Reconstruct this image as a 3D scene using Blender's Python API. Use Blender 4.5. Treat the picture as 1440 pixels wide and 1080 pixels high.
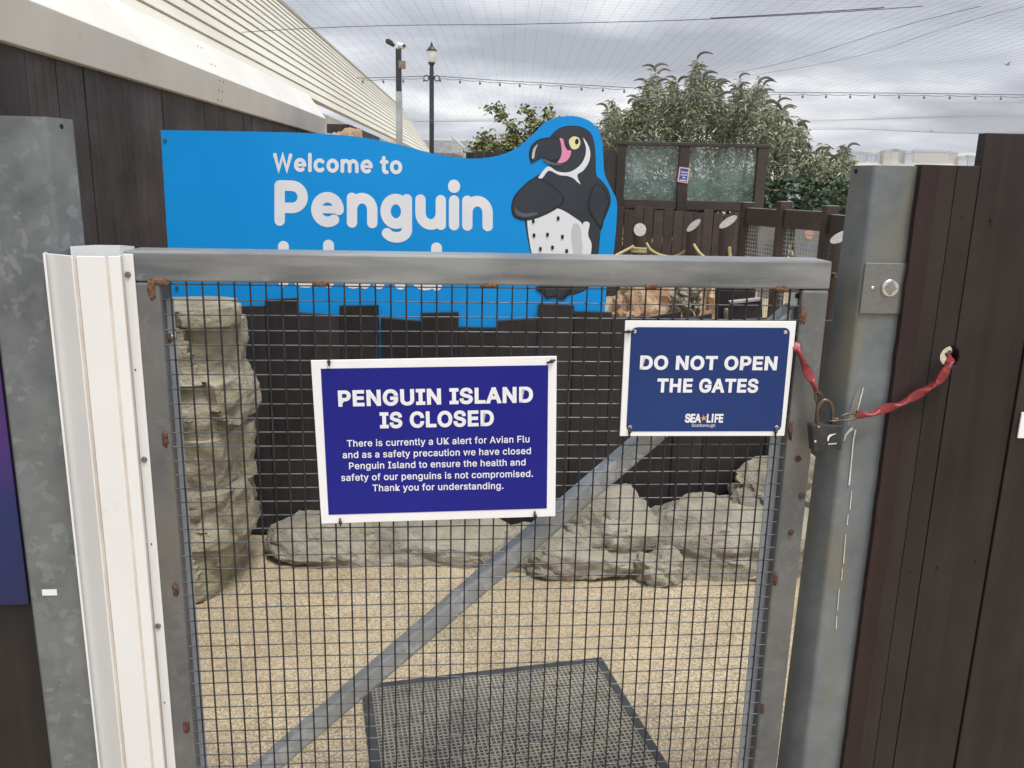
import bpy, bmesh, math, random
import numpy as np
from mathutils import Vector, Matrix, noise
from mathutils.geometry import tessellate_polygon
random.seed(7); rng = np.random.default_rng(7)
R = math.radians
sc = bpy.context.scene
for o in list(bpy.data.objects): bpy.data.objects.remove(o)
COL = sc.collection

# ------------------------------------------------------------------ camera
FPX, PITCH, ROLL, EYE = 1175.0, 0.23452, 0.02208, 1.5
cp, sp, cr, sr = math.cos(PITCH), math.sin(PITCH), math.cos(ROLL), math.sin(ROLL)
FW = Vector((0, cp, -sp)); _u = Vector((0, sp, cp)); _r = Vector((1, 0, 0))
RT = cr*_r + sr*_u; UP = -sr*_r + cr*_u
CAMPOS = Vector((0, 0, EYE))
cd = bpy.data.cameras.new("camera"); cam = bpy.data.objects.new("camera", cd); COL.objects.link(cam)
cd.sensor_width = 36; cd.lens = FPX/1440*36; cd.clip_start = 0.05; cd.clip_end = 6000
cam.matrix_world = Matrix(((RT.x, UP.x, -FW.x, 0), (RT.y, UP.y, -FW.y, 0), (RT.z, UP.z, -FW.z, EYE), (0, 0, 0, 1)))
sc.camera = cam

# ------------------------------------------------------------------ light
SUN_EL, SUN_AZ = R(69), R(150)      # behind the camera, to its right, veiled by cloud
world = bpy.data.worlds.new("World"); sc.world = world; world.use_nodes = True
wn, wl = world.node_tree.nodes, world.node_tree.links
wn.clear()
def N(t, **k):
    n = wn.new(t)
    for a, b in k.items(): setattr(n, a, b)
    return n
out = N('ShaderNodeOutputWorld'); bg = N('ShaderNodeBackground'); bg.inputs['Strength'].default_value = 0.1
sky = N('ShaderNodeTexSky', sky_type='NISHITA', sun_disc=False, sun_elevation=SUN_EL, sun_rotation=SUN_AZ)
tc = N('ShaderNodeTexCoord'); sep = N('ShaderNodeSeparateXYZ'); wl.new(tc.outputs['Generated'], sep.inputs[0])
def M(op, a, b=None, c=None):
    n = N('ShaderNodeMath', operation=op)
    for i, v in enumerate((a, b, c)):
        if v is None: continue
        if isinstance(v, (int, float)): n.inputs[i].default_value = v
        else: wl.new(v, n.inputs[i])
    return n.outputs[0]
zc = M('ADD', M('MAXIMUM', sep.outputs[2], 0.0), 0.16)
cx = M('DIVIDE', sep.outputs[0], zc); cy = M('DIVIDE', sep.outputs[1], zc)
cmb = N('ShaderNodeCombineXYZ'); wl.new(cx, cmb.inputs[0]); wl.new(M('MULTIPLY', cy, 1.25), cmb.inputs[1])
cmb.inputs[2].default_value = 3.7
n1 = N('ShaderNodeTexNoise'); n1.inputs['Scale'].default_value = 0.95; n1.inputs['Detail'].default_value = 7; n1.inputs['Roughness'].default_value = 0.5
n1.inputs['Distortion'].default_value = 0.25
wl.new(cmb.outputs[0], n1.inputs['Vector'])
rp = N('ShaderNodeValToRGB'); wl.new(n1.outputs['Fac'], rp.inputs[0])
rp.color_ramp.elements[0].position = 0.37; rp.color_ramp.elements[0].color = (4.1, 4.25, 4.75, 1)
rp.color_ramp.elements[1].position = 0.64; rp.color_ramp.elements[1].color = (10.2, 10.2, 10.2, 1)
e = rp.color_ramp.elements.new(0.5); e.color = (6.1, 6.3, 6.9, 1)
# the cloud deck is brightest round the hidden sun
sd = Vector((math.sin(SUN_AZ)*math.cos(SUN_EL), math.cos(SUN_AZ)*math.cos(SUN_EL), math.sin(SUN_EL)))
dt = N('ShaderNodeVectorMath', operation='DOT_PRODUCT'); wl.new(tc.outputs['Generated'], dt.inputs[0]); dt.inputs[1].default_value = sd
glow = M('ADD', M('MULTIPLY', M('POWER', M('MAXIMUM', dt.outputs['Value'], 0.0), 3.0), 0.9), 1.0)
vm = N('ShaderNodeVectorMath', operation='SCALE'); wl.new(rp.outputs[0], vm.inputs[0]); wl.new(glow, vm.inputs['Scale'])
mx = N('ShaderNodeMix', data_type='RGBA'); mx.inputs['Factor'].default_value = 0.93
wl.new(sky.outputs[0], mx.inputs['A']); wl.new(vm.outputs[0], mx.inputs['B'])
wl.new(mx.outputs['Result'], bg.inputs['Color']); wl.new(bg.outputs[0], out.inputs['Surface'])
sl = bpy.data.lights.new("sun", 'SUN'); sl.energy = 2.9; sl.angle = R(18); sl.color = (1, 0.98, 0.955)
so = bpy.data.objects.new("sun", sl); COL.objects.link(so)
so.rotation_euler = (-sd).to_track_quat('-Z', 'Y').to_euler()
vs = sc.view_settings
vs.view_transform = 'Standard'; vs.look = 'None'; vs.gamma = 1; vs.exposure = 0.15

# ------------------------------------------------------------------ pixel -> world
def ray(px, py): return FW + RT*((px-720)/FPX) + UP*((540-py)/FPX)
def W(px, py, Y): d = ray(px, py); return CAMPOS + d*(Y/d.y)
def WX(px, py, X): d = ray(px, py); return CAMPOS + d*(X/d.x)
def WZ(px, py, Z): d = ray(px, py); return CAMPOS + d*((Z-EYE)/d.z)
GY = 0.08656
G0 = Vector((-0.55957, 1.3597, 0)); GA = Vector((math.cos(GY), math.sin(GY), 0)); GN = Vector((math.sin(GY), -math.cos(GY), 0))
ZR0 = EYE - 0.17005; RP = .0254*.99376
def gw(h, z, d=0.0): return G0 + GA*h + GN*d + Vector((0, 0, z))
def gp(px, py, d=0.0):
    dr = ray(px, py); o = G0 + GN*d
    return CAMPOS + dr*((o-CAMPOS).dot(GN)/dr.dot(GN))
def gh(px, py, d=0.0):
    p = gp(px, py, d); return (p-G0).dot(GA), p.z

# ------------------------------------------------------------------ mesh helpers
ORIGIN = {}
def empty(name, loc, label, cat, group=None):
    o = bpy.data.objects.new(name, None); COL.objects.link(o); o.location = loc; ORIGIN[o.name] = Vector(loc)
    o.empty_display_size = .1
    return tag(o, label, cat, group)
def tag(o, label, cat, group=None, kind=None):
    if label: o['label'] = label
    if cat: o['category'] = cat
    if group: o['group'] = group
    if kind: o['kind'] = kind
    return o
class MB:
    def __init__(s): s.v = []; s.f = []; s.m = []; s.a = []
    def add(s, vs, fs, mi=0, att=None):
        b = len(s.v); s.v += [Vector(v) for v in vs]
        s.f += [tuple(i+b for i in f) for f in fs]; s.m += [mi]*len(fs)
        s.a += [random.random() if att is None else att]*len(fs)
    def box(s, c, hx, hy, hz, ax=None, mi=0):
        ax = ax or (Vector((1,0,0)), Vector((0,1,0)), Vector((0,0,1)))
        c = Vector(c); vs = [c+ax[0]*hx*i+ax[1]*hy*j+ax[2]*hz*k for i in (-1,1) for j in (-1,1) for k in (-1,1)]
        s.add(vs, [(0,1,3,2),(4,6,7,5),(0,4,5,1),(2,3,7,6),(0,2,6,4),(1,5,7,3)], mi)
    def bb(s, x0, x1, y0, y1, z0, z1, mi=0): s.box(((x0+x1)/2,(y0+y1)/2,(z0+z1)/2), (x1-x0)/2, (y1-y0)/2, (z1-z0)/2, None, mi)
    def gbox(s, h0, h1, z0, z1, d0, d1, mi=0):
        s.box(gw((h0+h1)/2,(z0+z1)/2,(d0+d1)/2), (h1-h0)/2, abs(d1-d0)/2, (z1-z0)/2, (GA, GN, Vector((0,0,1))), mi)
    def beam(s, a, b, wdt, hgt, up=Vector((0,0,1)), mi=0):
        a, b = Vector(a), Vector(b); t = (b-a); L = t.length; t.normalize(); x = t.cross(up).normalized(); y = x.cross(t)
        s.box((a+b)/2, wdt/2, L/2, hgt/2, (x, t, y), mi)
    def prism(s, pts, off, mi=0):   # pts: planar world polygon, off: extrusion vector
        n = len(pts); pts = [Vector(p) for p in pts]; off = Vector(off)
        tris = tessellate_polygon([pts])
        vs = pts + [p+off for p in pts]
        fs = [tuple(t) for t in tris] + [tuple(i+n for i in reversed(t)) for t in tris] + [(i, i+n, (i+1) % n+n, (i+1) % n) for i in range(n)]
        s.add(vs, fs, mi)
    def flat(s, pts, mi=0):
        pts = [Vector(p) for p in pts]; s.add(pts, [tuple(t) for t in tessellate_polygon([pts])], mi)
    def tube(s, pts, r, n=6, mi=0, cap=True, up=None):
        pts = [Vector(p) for p in pts]; K = len(pts); rr = r if hasattr(r, '__len__') else [r]*K
        vs = []; px = None
        for i, p in enumerate(pts):
            t = (pts[min(i+1, K-1)]-pts[max(i-1, 0)]).normalized()
            if px is None:
                a = Vector((0,0,1)) if abs(t.z) < .9 else Vector((1,0,0)); px = t.cross(a).normalized()
            px = (px - t*px.dot(t)).normalized(); py = t.cross(px)
            vs += [p + (px*math.cos(2*math.pi*j/n)+py*math.sin(2*math.pi*j/n))*rr[i] for j in range(n)]
        fs = [(i*n+j, i*n+(j+1) % n, (i+1)*n+(j+1) % n, (i+1)*n+j) for i in range(K-1) for j in range(n)]
        if cap: fs += [tuple(range(n-1, -1, -1)), tuple((K-1)*n+j for j in range(n))]
        s.add(vs, fs, mi)
    def disc(s, c, ax, r, t, n=16, mi=0, r2=None):
        c = Vector(c); ax = Vector(ax).normalized(); s.tube([c, c+ax*t], [r, r2 if r2 else r], n, mi)
    def lathe(s, c, prof, n=16, ax=Vector((0,0,1)), mi=0):
        s.tube([Vector(c)+ax*z for r, z in prof], [max(r, 1e-4) for r, z in prof], n, mi)
    def ball(s, c, r, sx=1, sy=1, sz=1, n=10, mi=0):
        c = Vector(c); vs = []; fs = []
        for i in range(n+1):
            th = math.pi*i/n
            for j in range(2*n):
                ph = math.pi*j/n; vs.append(c+Vector((r*sx*math.sin(th)*math.cos(ph), r*sy*math.sin(th)*math.sin(ph), r*sz*math.cos(th))))
        for i in range(n):
            for j in range(2*n): fs.append((i*2*n+j, (i+1)*2*n+j, (i+1)*2*n+(j+1) % (2*n), i*2*n+(j+1) % (2*n)))
        s.add(vs, fs, mi)
    def build(s, name, mats, parent=None, smooth=False, bevel=0, label=None, auto=None, loc=None):
        me = bpy.data.meshes.new(name)
        o0 = ORIGIN[parent.name] if parent is not None and parent.name in ORIGIN else Vector((0,0,0))
        if loc is not None: o0 = o0; sh = Vector(loc)
        else: sh = o0
        me.from_pydata([tuple(v-sh) for v in s.v], [], s.f)
        for m in (mats if isinstance(mats, (list, tuple)) else [mats]): me.materials.append(m)
        me.polygons.foreach_set('material_index', s.m)
        at = me.attributes.new('var', 'FLOAT', 'FACE'); at.data.foreach_set('value', s.a)
        bm = bmesh.new(); bm.from_mesh(me)
        if len(s.f) < 60000: bmesh.ops.recalc_face_normals(bm, faces=bm.faces)
        bm.to_mesh(me); bm.free()
        if smooth:
            me.polygons.foreach_set('use_smooth', [True]*len(me.polygons))
            if auto is not None: me.set_sharp_from_angle(angle=R(auto))
        o = bpy.data.objects.new(name, me); COL.objects.link(o)
        if parent is not None: o.parent = parent; o.location = sh-o0
        else: o.location = sh
        ORIGIN[o.name] = sh.copy()
        if bevel:
            b = o.modifiers.new('bevel', 'BEVEL'); b.width = bevel; b.segments = 2; b.limit_method = 'ANGLE'; b.angle_limit = R(40)
        if label: o['label'] = label
        return o
def smooth_poly(pts, closed=True, k=6):
    n = len(pts); outp = []
    P = [Vector((p[0], p[1], 0)) for p in pts]
    rng_ = range(n) if closed else range(n-1)
    for i in rng_:
        if closed: p0, p1, p2, p3 = P[i-1], P[i], P[(i+1) % n], P[(i+2) % n]
        else: p0, p1, p2, p3 = P[max(i-1,0)], P[i], P[i+1], P[min(i+2,n-1)]
        for j in range(k):
            t = j/k
            q = .5*((2*p1)+(p2-p0)*t+(2*p0-5*p1+4*p2-p3)*t*t+(3*p1-p0-3*p2+p3)*t**3)
            outp.append((q.x, q.y))
    if not closed: outp.append(pts[-1])
    return outp

# ------------------------------------------------------------------ materials
def newmat(name):
    m = bpy.data.materials.new(name); m.use_nodes = True
    return m, m.node_tree.nodes, m.node_tree.links, m.node_tree.nodes['Principled BSDF']
def pm(name, a, b=None, scale=8, detail=5, rough=.6, metal=0, bump=0, bscale=None, stretch=(1,1,1), lo=.35, hi=.65, spec=.5, var=0.0, dist=0, dirt=None, dscale=3, dlo=.55, dhi=.75, rvar=0):
    m, n, l, p = newmat(name); b = b or a
    tcn = n.new('ShaderNodeTexCoord'); mp = n.new('ShaderNodeMapping'); l.new(tcn.outputs['Object'], mp.inputs[0]); mp.inputs['Scale'].default_value = stretch
    nz = n.new('ShaderNodeTexNoise'); nz.inputs['Scale'].default_value = scale; nz.inputs['Detail'].default_value = detail; nz.inputs['Distortion'].default_value = dist
    l.new(mp.outputs[0], nz.inputs['Vector'])
    r = n.new('ShaderNodeValToRGB'); l.new(nz.outputs['Fac'], r.inputs[0])
    r.color_ramp.elements[0].position = lo; r.color_ramp.elements[1].position = hi
    r.color_ramp.elements[0].color = (*a, 1); r.color_ramp.elements[1].color = (*b, 1)
    col = r.outputs[0]
    if dirt:
        nd = n.new('ShaderNodeTexNoise'); nd.inputs['Scale'].default_value = dscale; nd.inputs['Detail'].default_value = 8; nd.inputs['Roughness'].default_value = .65
        l.new(tcn.outputs['Object'], nd.inputs['Vector'])
        mr = n.new('ShaderNodeMapRange'); l.new(nd.outputs['Fac'], mr.inputs[0]); mr.inputs[1].default_value = dlo; mr.inputs[2].default_value = dhi
        mxx = n.new('ShaderNodeMix'); mxx.data_type = 'RGBA'; l.new(mr.outputs[0], mxx.inputs['Factor']); l.new(col, mxx.inputs['A']); mxx.inputs['B'].default_value = (*dirt, 1); col = mxx.outputs['Result']
    if var:
        at = n.new('ShaderNodeAttribute'); at.attribute_name = 'var'
        mr = n.new('ShaderNodeMapRange'); l.new(at.outputs['Fac'], mr.inputs[0]); mr.inputs[3].default_value = 1-var; mr.inputs[4].default_value = 1+var
        vmx = n.new('ShaderNodeVectorMath'); vmx.operation = 'SCALE'; l.new(col, vmx.inputs[0]); l.new(mr.outputs[0], vmx.inputs['Scale']); col = vmx.outputs[0]
    l.new(col, p.inputs['Base Color'])
    p.inputs['Roughness'].default_value = rough; p.inputs['Metallic'].default_value = metal; p.inputs['Specular IOR Level'].default_value = spec
    if rvar:
        mr = n.new('ShaderNodeMapRange'); l.new(nz.outputs['Fac'], mr.inputs[0]); mr.inputs[1].default_value = .3; mr.inputs[2].default_value = .7
        mr.inputs[3].default_value = rough-rvar; mr.inputs[4].default_value = rough+rvar; l.new(mr.outputs[0], p.inputs['Roughness'])
    if bump:
        bn = n.new('ShaderNodeTexNoise'); bn.inputs['Scale'].default_value = bscale or scale*4; bn.inputs['Detail'].default_value = 6
        l.new(mp.outputs[0], bn.inputs['Vector'])
        bu = n.new('ShaderNodeBump'); bu.inputs['Strength'].default_value = bump; bu.inputs['Distance'].default_value = .01
        l.new(bn.outputs['Fac'], bu.inputs['Height']); l.new(bu.outputs[0], p.inputs['Normal'])
    return m
def galv(name, dark, light, scale=26, rough=.45, metal=.35, amt=.6, stain=None, lo=.35, hi=1.0):
    m, n, l, p = newmat(name)
    tcn = n.new('ShaderNodeTexCoord')
    nz = n.new('ShaderNodeTexNoise'); nz.inputs['Scale'].default_value = scale*.7; nz.inputs['Detail'].default_value = 4; l.new(tcn.outputs['Object'], nz.inputs['Vector'])
    ad = n.new('ShaderNodeMix'); ad.data_type = 'RGBA'; ad.blend_type = 'LINEAR_LIGHT'; ad.inputs['Factor'].default_value = .03
    l.new(tcn.outputs['Object'], ad.inputs['A']); l.new(nz.outputs['Color'], ad.inputs['B'])
    vo = n.new('ShaderNodeTexVoronoi'); vo.inputs['Scale'].default_value = scale; l.new(ad.outputs['Result'], vo.inputs['Vector'])
    sx = n.new('ShaderNodeSeparateColor'); l.new(vo.outputs['Color'], sx.inputs[0])
    big = n.new('ShaderNodeTexNoise'); big.inputs['Scale'].default_value = 5; big.inputs['Detail'].default_value = 7; big.inputs['Roughness'].default_value = .6; l.new(tcn.outputs['Object'], big.inputs['Vector'])
    mm0 = n.new('ShaderNodeMapRange'); mm0.interpolation_type = 'SMOOTHSTEP'; l.new(sx.outputs[0], mm0.inputs[0]); mm0.inputs[1].default_value = .70; mm0.inputs[2].default_value = 1.0; mm0.inputs[4].default_value = amt
    mm1 = n.new('ShaderNodeMath'); mm1.operation = 'MULTIPLY_ADD'; l.new(sx.outputs[1], mm1.inputs[0]); mm1.inputs[1].default_value = amt*.22; l.new(mm0.outputs[0], mm1.inputs[2])
    m2 = n.new('ShaderNodeMath'); m2.operation = 'MULTIPLY_ADD'; l.new(big.outputs['Fac'], m2.inputs[0]); m2.inputs[1].default_value = 1.0; l.new(mm1.outputs[0], m2.inputs[2])
    r = n.new('ShaderNodeValToRGB'); l.new(m2.outputs[0], r.inputs[0]); r.color_ramp.elements[0].position = lo; r.color_ramp.elements[1].position = hi
    r.color_ramp.elements[0].color = (*dark, 1); r.color_ramp.elements[1].color = (*light, 1)
    col = r.outputs[0]
    if stain:
        ns = n.new('ShaderNodeTexNoise'); ns.inputs['Scale'].default_value = 4; ns.inputs['Detail'].default_value = 6
        mp = n.new('ShaderNodeMapping'); mp.inputs['Scale'].default_value = (4, 4, 1); l.new(tcn.outputs['Object'], mp.inputs[0]); l.new(mp.outputs[0], ns.inputs['Vector'])
        mr = n.new('ShaderNodeMapRange'); l.new(ns.outputs['Fac'], mr.inputs[0]); mr.inputs[1].default_value = .5; mr.inputs[2].default_value = .72; mr.inputs[4].default_value = .8
        mxx = n.new('ShaderNodeMix'); mxx.data_type = 'RGBA'; l.new(mr.outputs[0], mxx.inputs['Factor']); l.new(col, mxx.inputs['A']); mxx.inputs['B'].default_value = (*stain, 1); col = mxx.outputs['Result']
    l.new(col, p.inputs['Base Color']); p.inputs['Metallic'].default_value = metal
    mr = n.new('ShaderNodeMapRange'); l.new(m2.outputs[0], mr.inputs[0]); mr.inputs[3].default_value = rough+.12; mr.inputs[4].default_value = rough-.1; l.new(mr.outputs[0], p.inputs['Roughness'])
    bu = n.new('ShaderNodeBump'); bu.inputs['Strength'].default_value = .12; bu.inputs['Distance'].default_value = .004; l.new(big.outputs['Fac'], bu.inputs['Height']); l.new(bu.outputs[0], p.inputs['Normal'])
    return m
def wood(name, a, b, rough=.6, grain=1.0, spec=.4, var=.12, worn=None, wlo=.66):
    m, n, l, p = newmat(name)
    tcn = n.new('ShaderNodeTexCoord'); at = n.new('ShaderNodeAttribute'); at.attribute_name = 'var'
    oi = n.new('ShaderNodeObjectInfo')
    s0 = n.new('ShaderNodeMath'); s0.operation = 'MULTIPLY_ADD'; l.new(at.outputs['Fac'], s0.inputs[0]); s0.inputs[1].default_value = 0.0; l.new(oi.outputs['Random'], s0.inputs[2])
    of = n.new('ShaderNodeVectorMath'); of.operation = 'SCALE'; of.inputs[0].default_value = (7.3, 3.1, 11.7); l.new(s0.outputs[0], of.inputs['Scale'])
    ad = n.new('ShaderNodeVectorMath'); l.new(tcn.outputs['Object'], ad.inputs[0]); l.new(of.outputs[0], ad.inputs[1])
    mp = n.new('ShaderNodeMapping'); mp.inputs['Scale'].default_value = (38, 38, 1.7); l.new(ad.outputs[0], mp.inputs[0])
    nz = n.new('ShaderNodeTexNoise'); nz.inputs['Scale'].default_value = 1; nz.inputs['Detail'].default_value = 6; nz.inputs['Distortion'].default_value = .6; l.new(mp.outputs[0], nz.inputs['Vector'])
    n2 = n.new('ShaderNodeTexNoise'); n2.inputs['Scale'].default_value = 3.5; n2.inputs['Detail'].default_value = 7; n2.inputs['Roughness'].default_value = .62; l.new(ad.outputs[0], n2.inputs['Vector'])
    mm = n.new('ShaderNodeMath'); mm.operation = 'MULTIPLY_ADD'; l.new(nz.outputs['Fac'], mm.inputs[0]); mm.inputs[1].default_value = .36; 
    m3 = n.new('ShaderNodeMath'); m3.operation = 'MULTIPLY'; l.new(n2.outputs['Fac'], m3.inputs[0]); m3.inputs[1].default_value = .72; l.new(m3.outputs[0], mm.inputs[2])
    r = n.new('ShaderNodeValToRGB'); l.new(mm.outputs[0], r.inputs[0]); r.color_ramp.elements[0].position = .38; r.color_ramp.elements[1].position = .72
    r.color_ramp.elements[0].color = (*a, 1); r.color_ramp.elements[1].color = (*b, 1); col = r.outputs[0]
    if worn:
        w2 = n.new('ShaderNodeTexNoise'); w2.inputs['Scale'].default_value = 30; w2.inputs['Detail'].default_value = 8; w2.inputs['Roughness'].default_value = .7; l.new(ad.outputs[0], w2.inputs['Vector'])
        mr = n.new('ShaderNodeMapRange'); l.new(w2.outputs['Fac'], mr.inputs[0]); mr.inputs[1].default_value = wlo; mr.inputs[2].default_value = wlo+.08; mr.inputs[4].default_value = .5
        mxx = n.new('ShaderNodeMix'); mxx.data_type = 'RGBA'; l.new(mr.outputs[0], mxx.inputs['Factor']); l.new(col, mxx.inputs['A']); mxx.inputs['B'].default_value = (*worn, 1); col = mxx.outputs['Result']
    mr = n.new('ShaderNodeMapRange'); l.new(at.outputs['Fac'], mr.inputs[0]); mr.inputs[3].default_value = 1-var; mr.inputs[4].default_value = 1+var
    vmx = n.new('ShaderNodeVectorMath'); vmx.operation = 'SCALE'; l.new(col, vmx.inputs[0]); l.new(mr.outputs[0], vmx.inputs['Scale'])
    l.new(vmx.outputs[0], p.inputs['Base Color'])
    p.inputs['Specular IOR Level'].default_value = spec
    mr = n.new('ShaderNodeMapRange'); l.new(mm.outputs[0], mr.inputs[0]); mr.inputs[1].default_value = .3; mr.inputs[2].default_value = .8; mr.inputs[3].default_value = rough+.12; mr.inputs[4].default_value = rough-.12; l.new(mr.outputs[0], p.inputs['Roughness'])
    bu = n.new('ShaderNodeBump'); bu.inputs['Strength'].default_value = .35*grain; bu.inputs['Distance'].default_value = .004
    l.new(mm.outputs[0], bu.inputs['Height']); l.new(bu.outputs[0], p.inputs['Normal'])
    return m

MT = {}
MT['galv_dark'] = galv('galvanised_steel_dull', (.085,.097,.103), (.32,.345,.355), 52, .5, .25, .15, lo=.28, hi=.95)
MT['galv_post'] = galv('galvanised_steel_post', (.10,.12,.135), (.25,.27,.275), 46, .48, .2, .045, stain=(.205,.185,.125), lo=.33, hi=.78)
MT['galv_gate'] = galv('galvanised_steel_gate', (.085,.09,.095), (.215,.22,.22), 60, .46, .25, .09, stain=(.165,.155,.13), lo=.3, hi=.8)
MT['galv_rail'] = pm('galvanised_rail', (.10,.108,.118), (.26,.268,.265), 3.2, rough=.3, metal=.12, stretch=(1.2,1.2,9), lo=.36, hi=.64, dirt=(.27,.275,.275), dscale=22, dlo=.6, dhi=.8, spec=.7)
MT['galv_brace'] = galv('galvanised_steel_brace', (.26,.275,.285), (.48,.50,.51), 46, .42, .3, .3, lo=.35, hi=.95)
MT['galv_lip'] = pm('galvanised_lip', (.26,.29,.33), (.34,.37,.41), 14, rough=.5, metal=.15)
MT['galv_far'] = pm('grey_paint_metal', (.30,.32,.32), (.42,.44,.44), 6, rough=.5)
MT['wire_v'] = pm('mesh_wire_shaded', (.012,.0125,.014), (.034,.035,.038), 25, rough=.55, spec=.35)  # same wire as the cross wires; shade on the uprights put into colour
MT['wire_h'] = pm('mesh_wire_lit', (.055,.057,.06), (.13,.133,.14), 25, rough=.36, metal=.35)  # same wire again, paler and shinier: overhead light painted into its colour
MT['rust'] = pm('rust', (.10,.045,.025), (.26,.15,.09), 160, rough=.9, bump=.8, bscale=300, lo=.3, hi=.7)
MT['rust_dark'] = pm('dark_rust', (.06,.025,.018), (.15,.075,.05), 160, rough=.9, bump=.6, bscale=300)
MT['pvc'] = pm('white_plastic', (.72,.72,.715), (.77,.77,.765), 3, rough=.32, dirt=(.62,.56,.49), dscale=9, dlo=.66, dhi=.9)
MT['pvc_edge'] = pm('yellowed_plastic', (.56,.50,.44), (.68,.63,.575), 14, rough=.5)
MT['screw'] = pm('screw_steel', (.20,.20,.21), (.33,.33,.34), 60, rough=.35, metal=.8)
MT['black'] = pm('black_plastic', (.012,.012,.014), (.022,.022,.024), 30, rough=.4)
MT['hole'] = pm('hole_shadow', (.008,.008,.009), rough=.9)
MT['sign_white'] = pm('sign_white_board', (.78,.78,.79), (.84,.84,.85), 5, rough=.38, dirt=(.62,.61,.6), dscale=7, dlo=.66, dhi=.85)
MT['sign_blue'] = pm('sign_royal_blue', (.010,.012,.20), (.014,.017,.235), 3, spec=.22, rough=.34, dirt=(.05,.06,.28), dscale=26, dlo=.70, dhi=.80)
MT['sign_navy'] = pm('sign_navy_blue', (.014,.036,.15), (.018,.044,.17), 3, spec=.22, rough=.36, dirt=(.06,.085,.2), dscale=30, dlo=.72, dhi=.82)
MT['letter'] = pm('letter_white', (.74,.75,.79), (.80,.81,.84), 6, rough=.4)
MT['starfish'] = pm('starfish_orange', (.62,.30,.10), (.7,.4,.18), 200, rough=.5)
MT['cyan'] = pm('sign_sky_blue', (.006,.27,.70), (.009,.30,.75), 2, spec=.22, rough=.36, dirt=(.03,.32,.74), dscale=18, dlo=.68, dhi=.8)
MT['pen_dark'] = pm('print_charcoal', (.026,.032,.042), (.034,.042,.054), 6, rough=.38)
MT['pen_black'] = pm('print_black', (.010,.012,.017), rough=.38)
MT['pen_grey'] = pm('print_mid_grey', (.10,.115,.14), rough=.38)
MT['pen_white'] = pm('print_white', (.76,.77,.80), rough=.38)
MT['pen_pale'] = pm('print_pale_grey', (.52,.57,.57), rough=.38)
MT['pen_pink'] = pm('print_pink', (.78,.27,.45), rough=.38)
MT['pen_cream'] = pm('print_cream', (.78,.74,.42), rough=.38)
MT['board_edge'] = pm('board_edge_grey', (.35,.36,.38), rough=.5)
MT['plank_far'] = wood('dark_brown_stained_planks', (.016,.012,.013), (.068,.056,.057), .55, 1.2, var=.28, worn=(.11,.095,.09))
MT['plank_near'] = wood('brown_black_painted_boards', (.015,.0105,.0095), (.034,.025,.0225), .5, .8, .3, var=.2, worn=(.12,.10,.09), wlo=.70)
MT['plank_red'] = wood('red_brown_painted_board', (.021,.011,.011), (.038,.021,.021), .5, .7, .3, var=.05, worn=(.12,.09,.085), wlo=.70)
MT['picket'] = wood('black_stained_pickets', (.010,.0085,.009), (.036,.031,.031), .5, 1.2, var=.4, worn=(.09,.08,.075), wlo=.69)
MT['timber'] = wood('dark_brown_timber', (.030,.021,.018), (.062,.046,.041), .5, 1, var=.18)
MT['timber_top'] = pm('bleached_timber_end', (.23,.215,.205), (.33,.315,.30), 30, rough=.7)
MT['fascia'] = pm('white_fascia_metal', (.66,.645,.60), (.72,.71,.67), 2, rough=.42, dirt=(.55,.50,.40), dscale=5, dlo=.6, dhi=.85)
MT['roof'] = pm('cream_roof_sheet', (.54,.52,.44), (.63,.615,.545), 1.6, rough=.6, dirt=(.45,.41,.33), dscale=7, dlo=.58, dhi=.8, stretch=(1,.25,1))
MT['roof_gap'] = pm('roof_joint_grime', (.30,.275,.21), (.42,.39,.31), 9, rough=.8)
MT['glass'] = None
m, n, l, p = newmat('green_window_glass'); p.inputs['Base Color'].default_value = (.20,.27,.25,1); p.inputs['Roughness'].default_value = .06; p.inputs['Alpha'].default_value = .42; MT['glass'] = m
nz = n.new('ShaderNodeTexNoise'); nz.inputs['Scale'].default_value = 2.2; tcn = n.new('ShaderNodeTexCoord'); l.new(tcn.outputs['Object'], nz.inputs['Vector'])
mr = n.new('ShaderNodeMapRange'); l.new(nz.outputs['Fac'], mr.inputs[0]); mr.inputs[1].default_value=.35; mr.inputs[2].default_value=.65; mr.inputs[3].default_value=.15; mr.inputs[4].default_value=.5; l.new(mr.outputs[0], p.inputs['Alpha'])
MT['steel'] = pm('brushed_steel', (.20,.205,.21), (.26,.265,.27), 90, rough=.38, metal=.8, stretch=(1,1,12))
MT['steel_bright'] = pm('polished_steel', (.62,.62,.62), (.7,.7,.7), 90, rough=.25, metal=.9)
MT['chain_red'] = pm('red_chain_sleeve', (.15,.013,.016), (.25,.032,.034), 40, rough=.38, bump=.2, bscale=150, dirt=(.13,.03,.03), dscale=60, dlo=.6, dhi=.75)
MT['chain_steel'] = pm('tarnished_chain', (.07,.06,.05), (.16,.14,.12), 120, rough=.45, metal=.7)
MT['brass'] = pm('tarnished_brass', (.10,.07,.045), (.19,.14,.10), 90, rough=.4, metal=.7)
MT['lock'] = pm('black_lock_body', (.018,.02,.022), (.035,.038,.04), 80, rough=.4, bump=.15, bscale=300)
MT['white_mark'] = pm('white_mark', (.72,.72,.72), rough=.5)
MT['paint_drip'] = pm('white_paint_drip', (.55,.55,.52), (.68,.68,.66), 60, rough=.6)
MT['rope'] = pm('straw_rope', (.33,.28,.13), (.52,.46,.25), 60, rough=.9, bump=.6, bscale=200)
MT['rubber'] = pm('black_rubber', (.022,.023,.026), (.045,.046,.05), 10, rough=.65, bump=.2, bscale=200)
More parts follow.
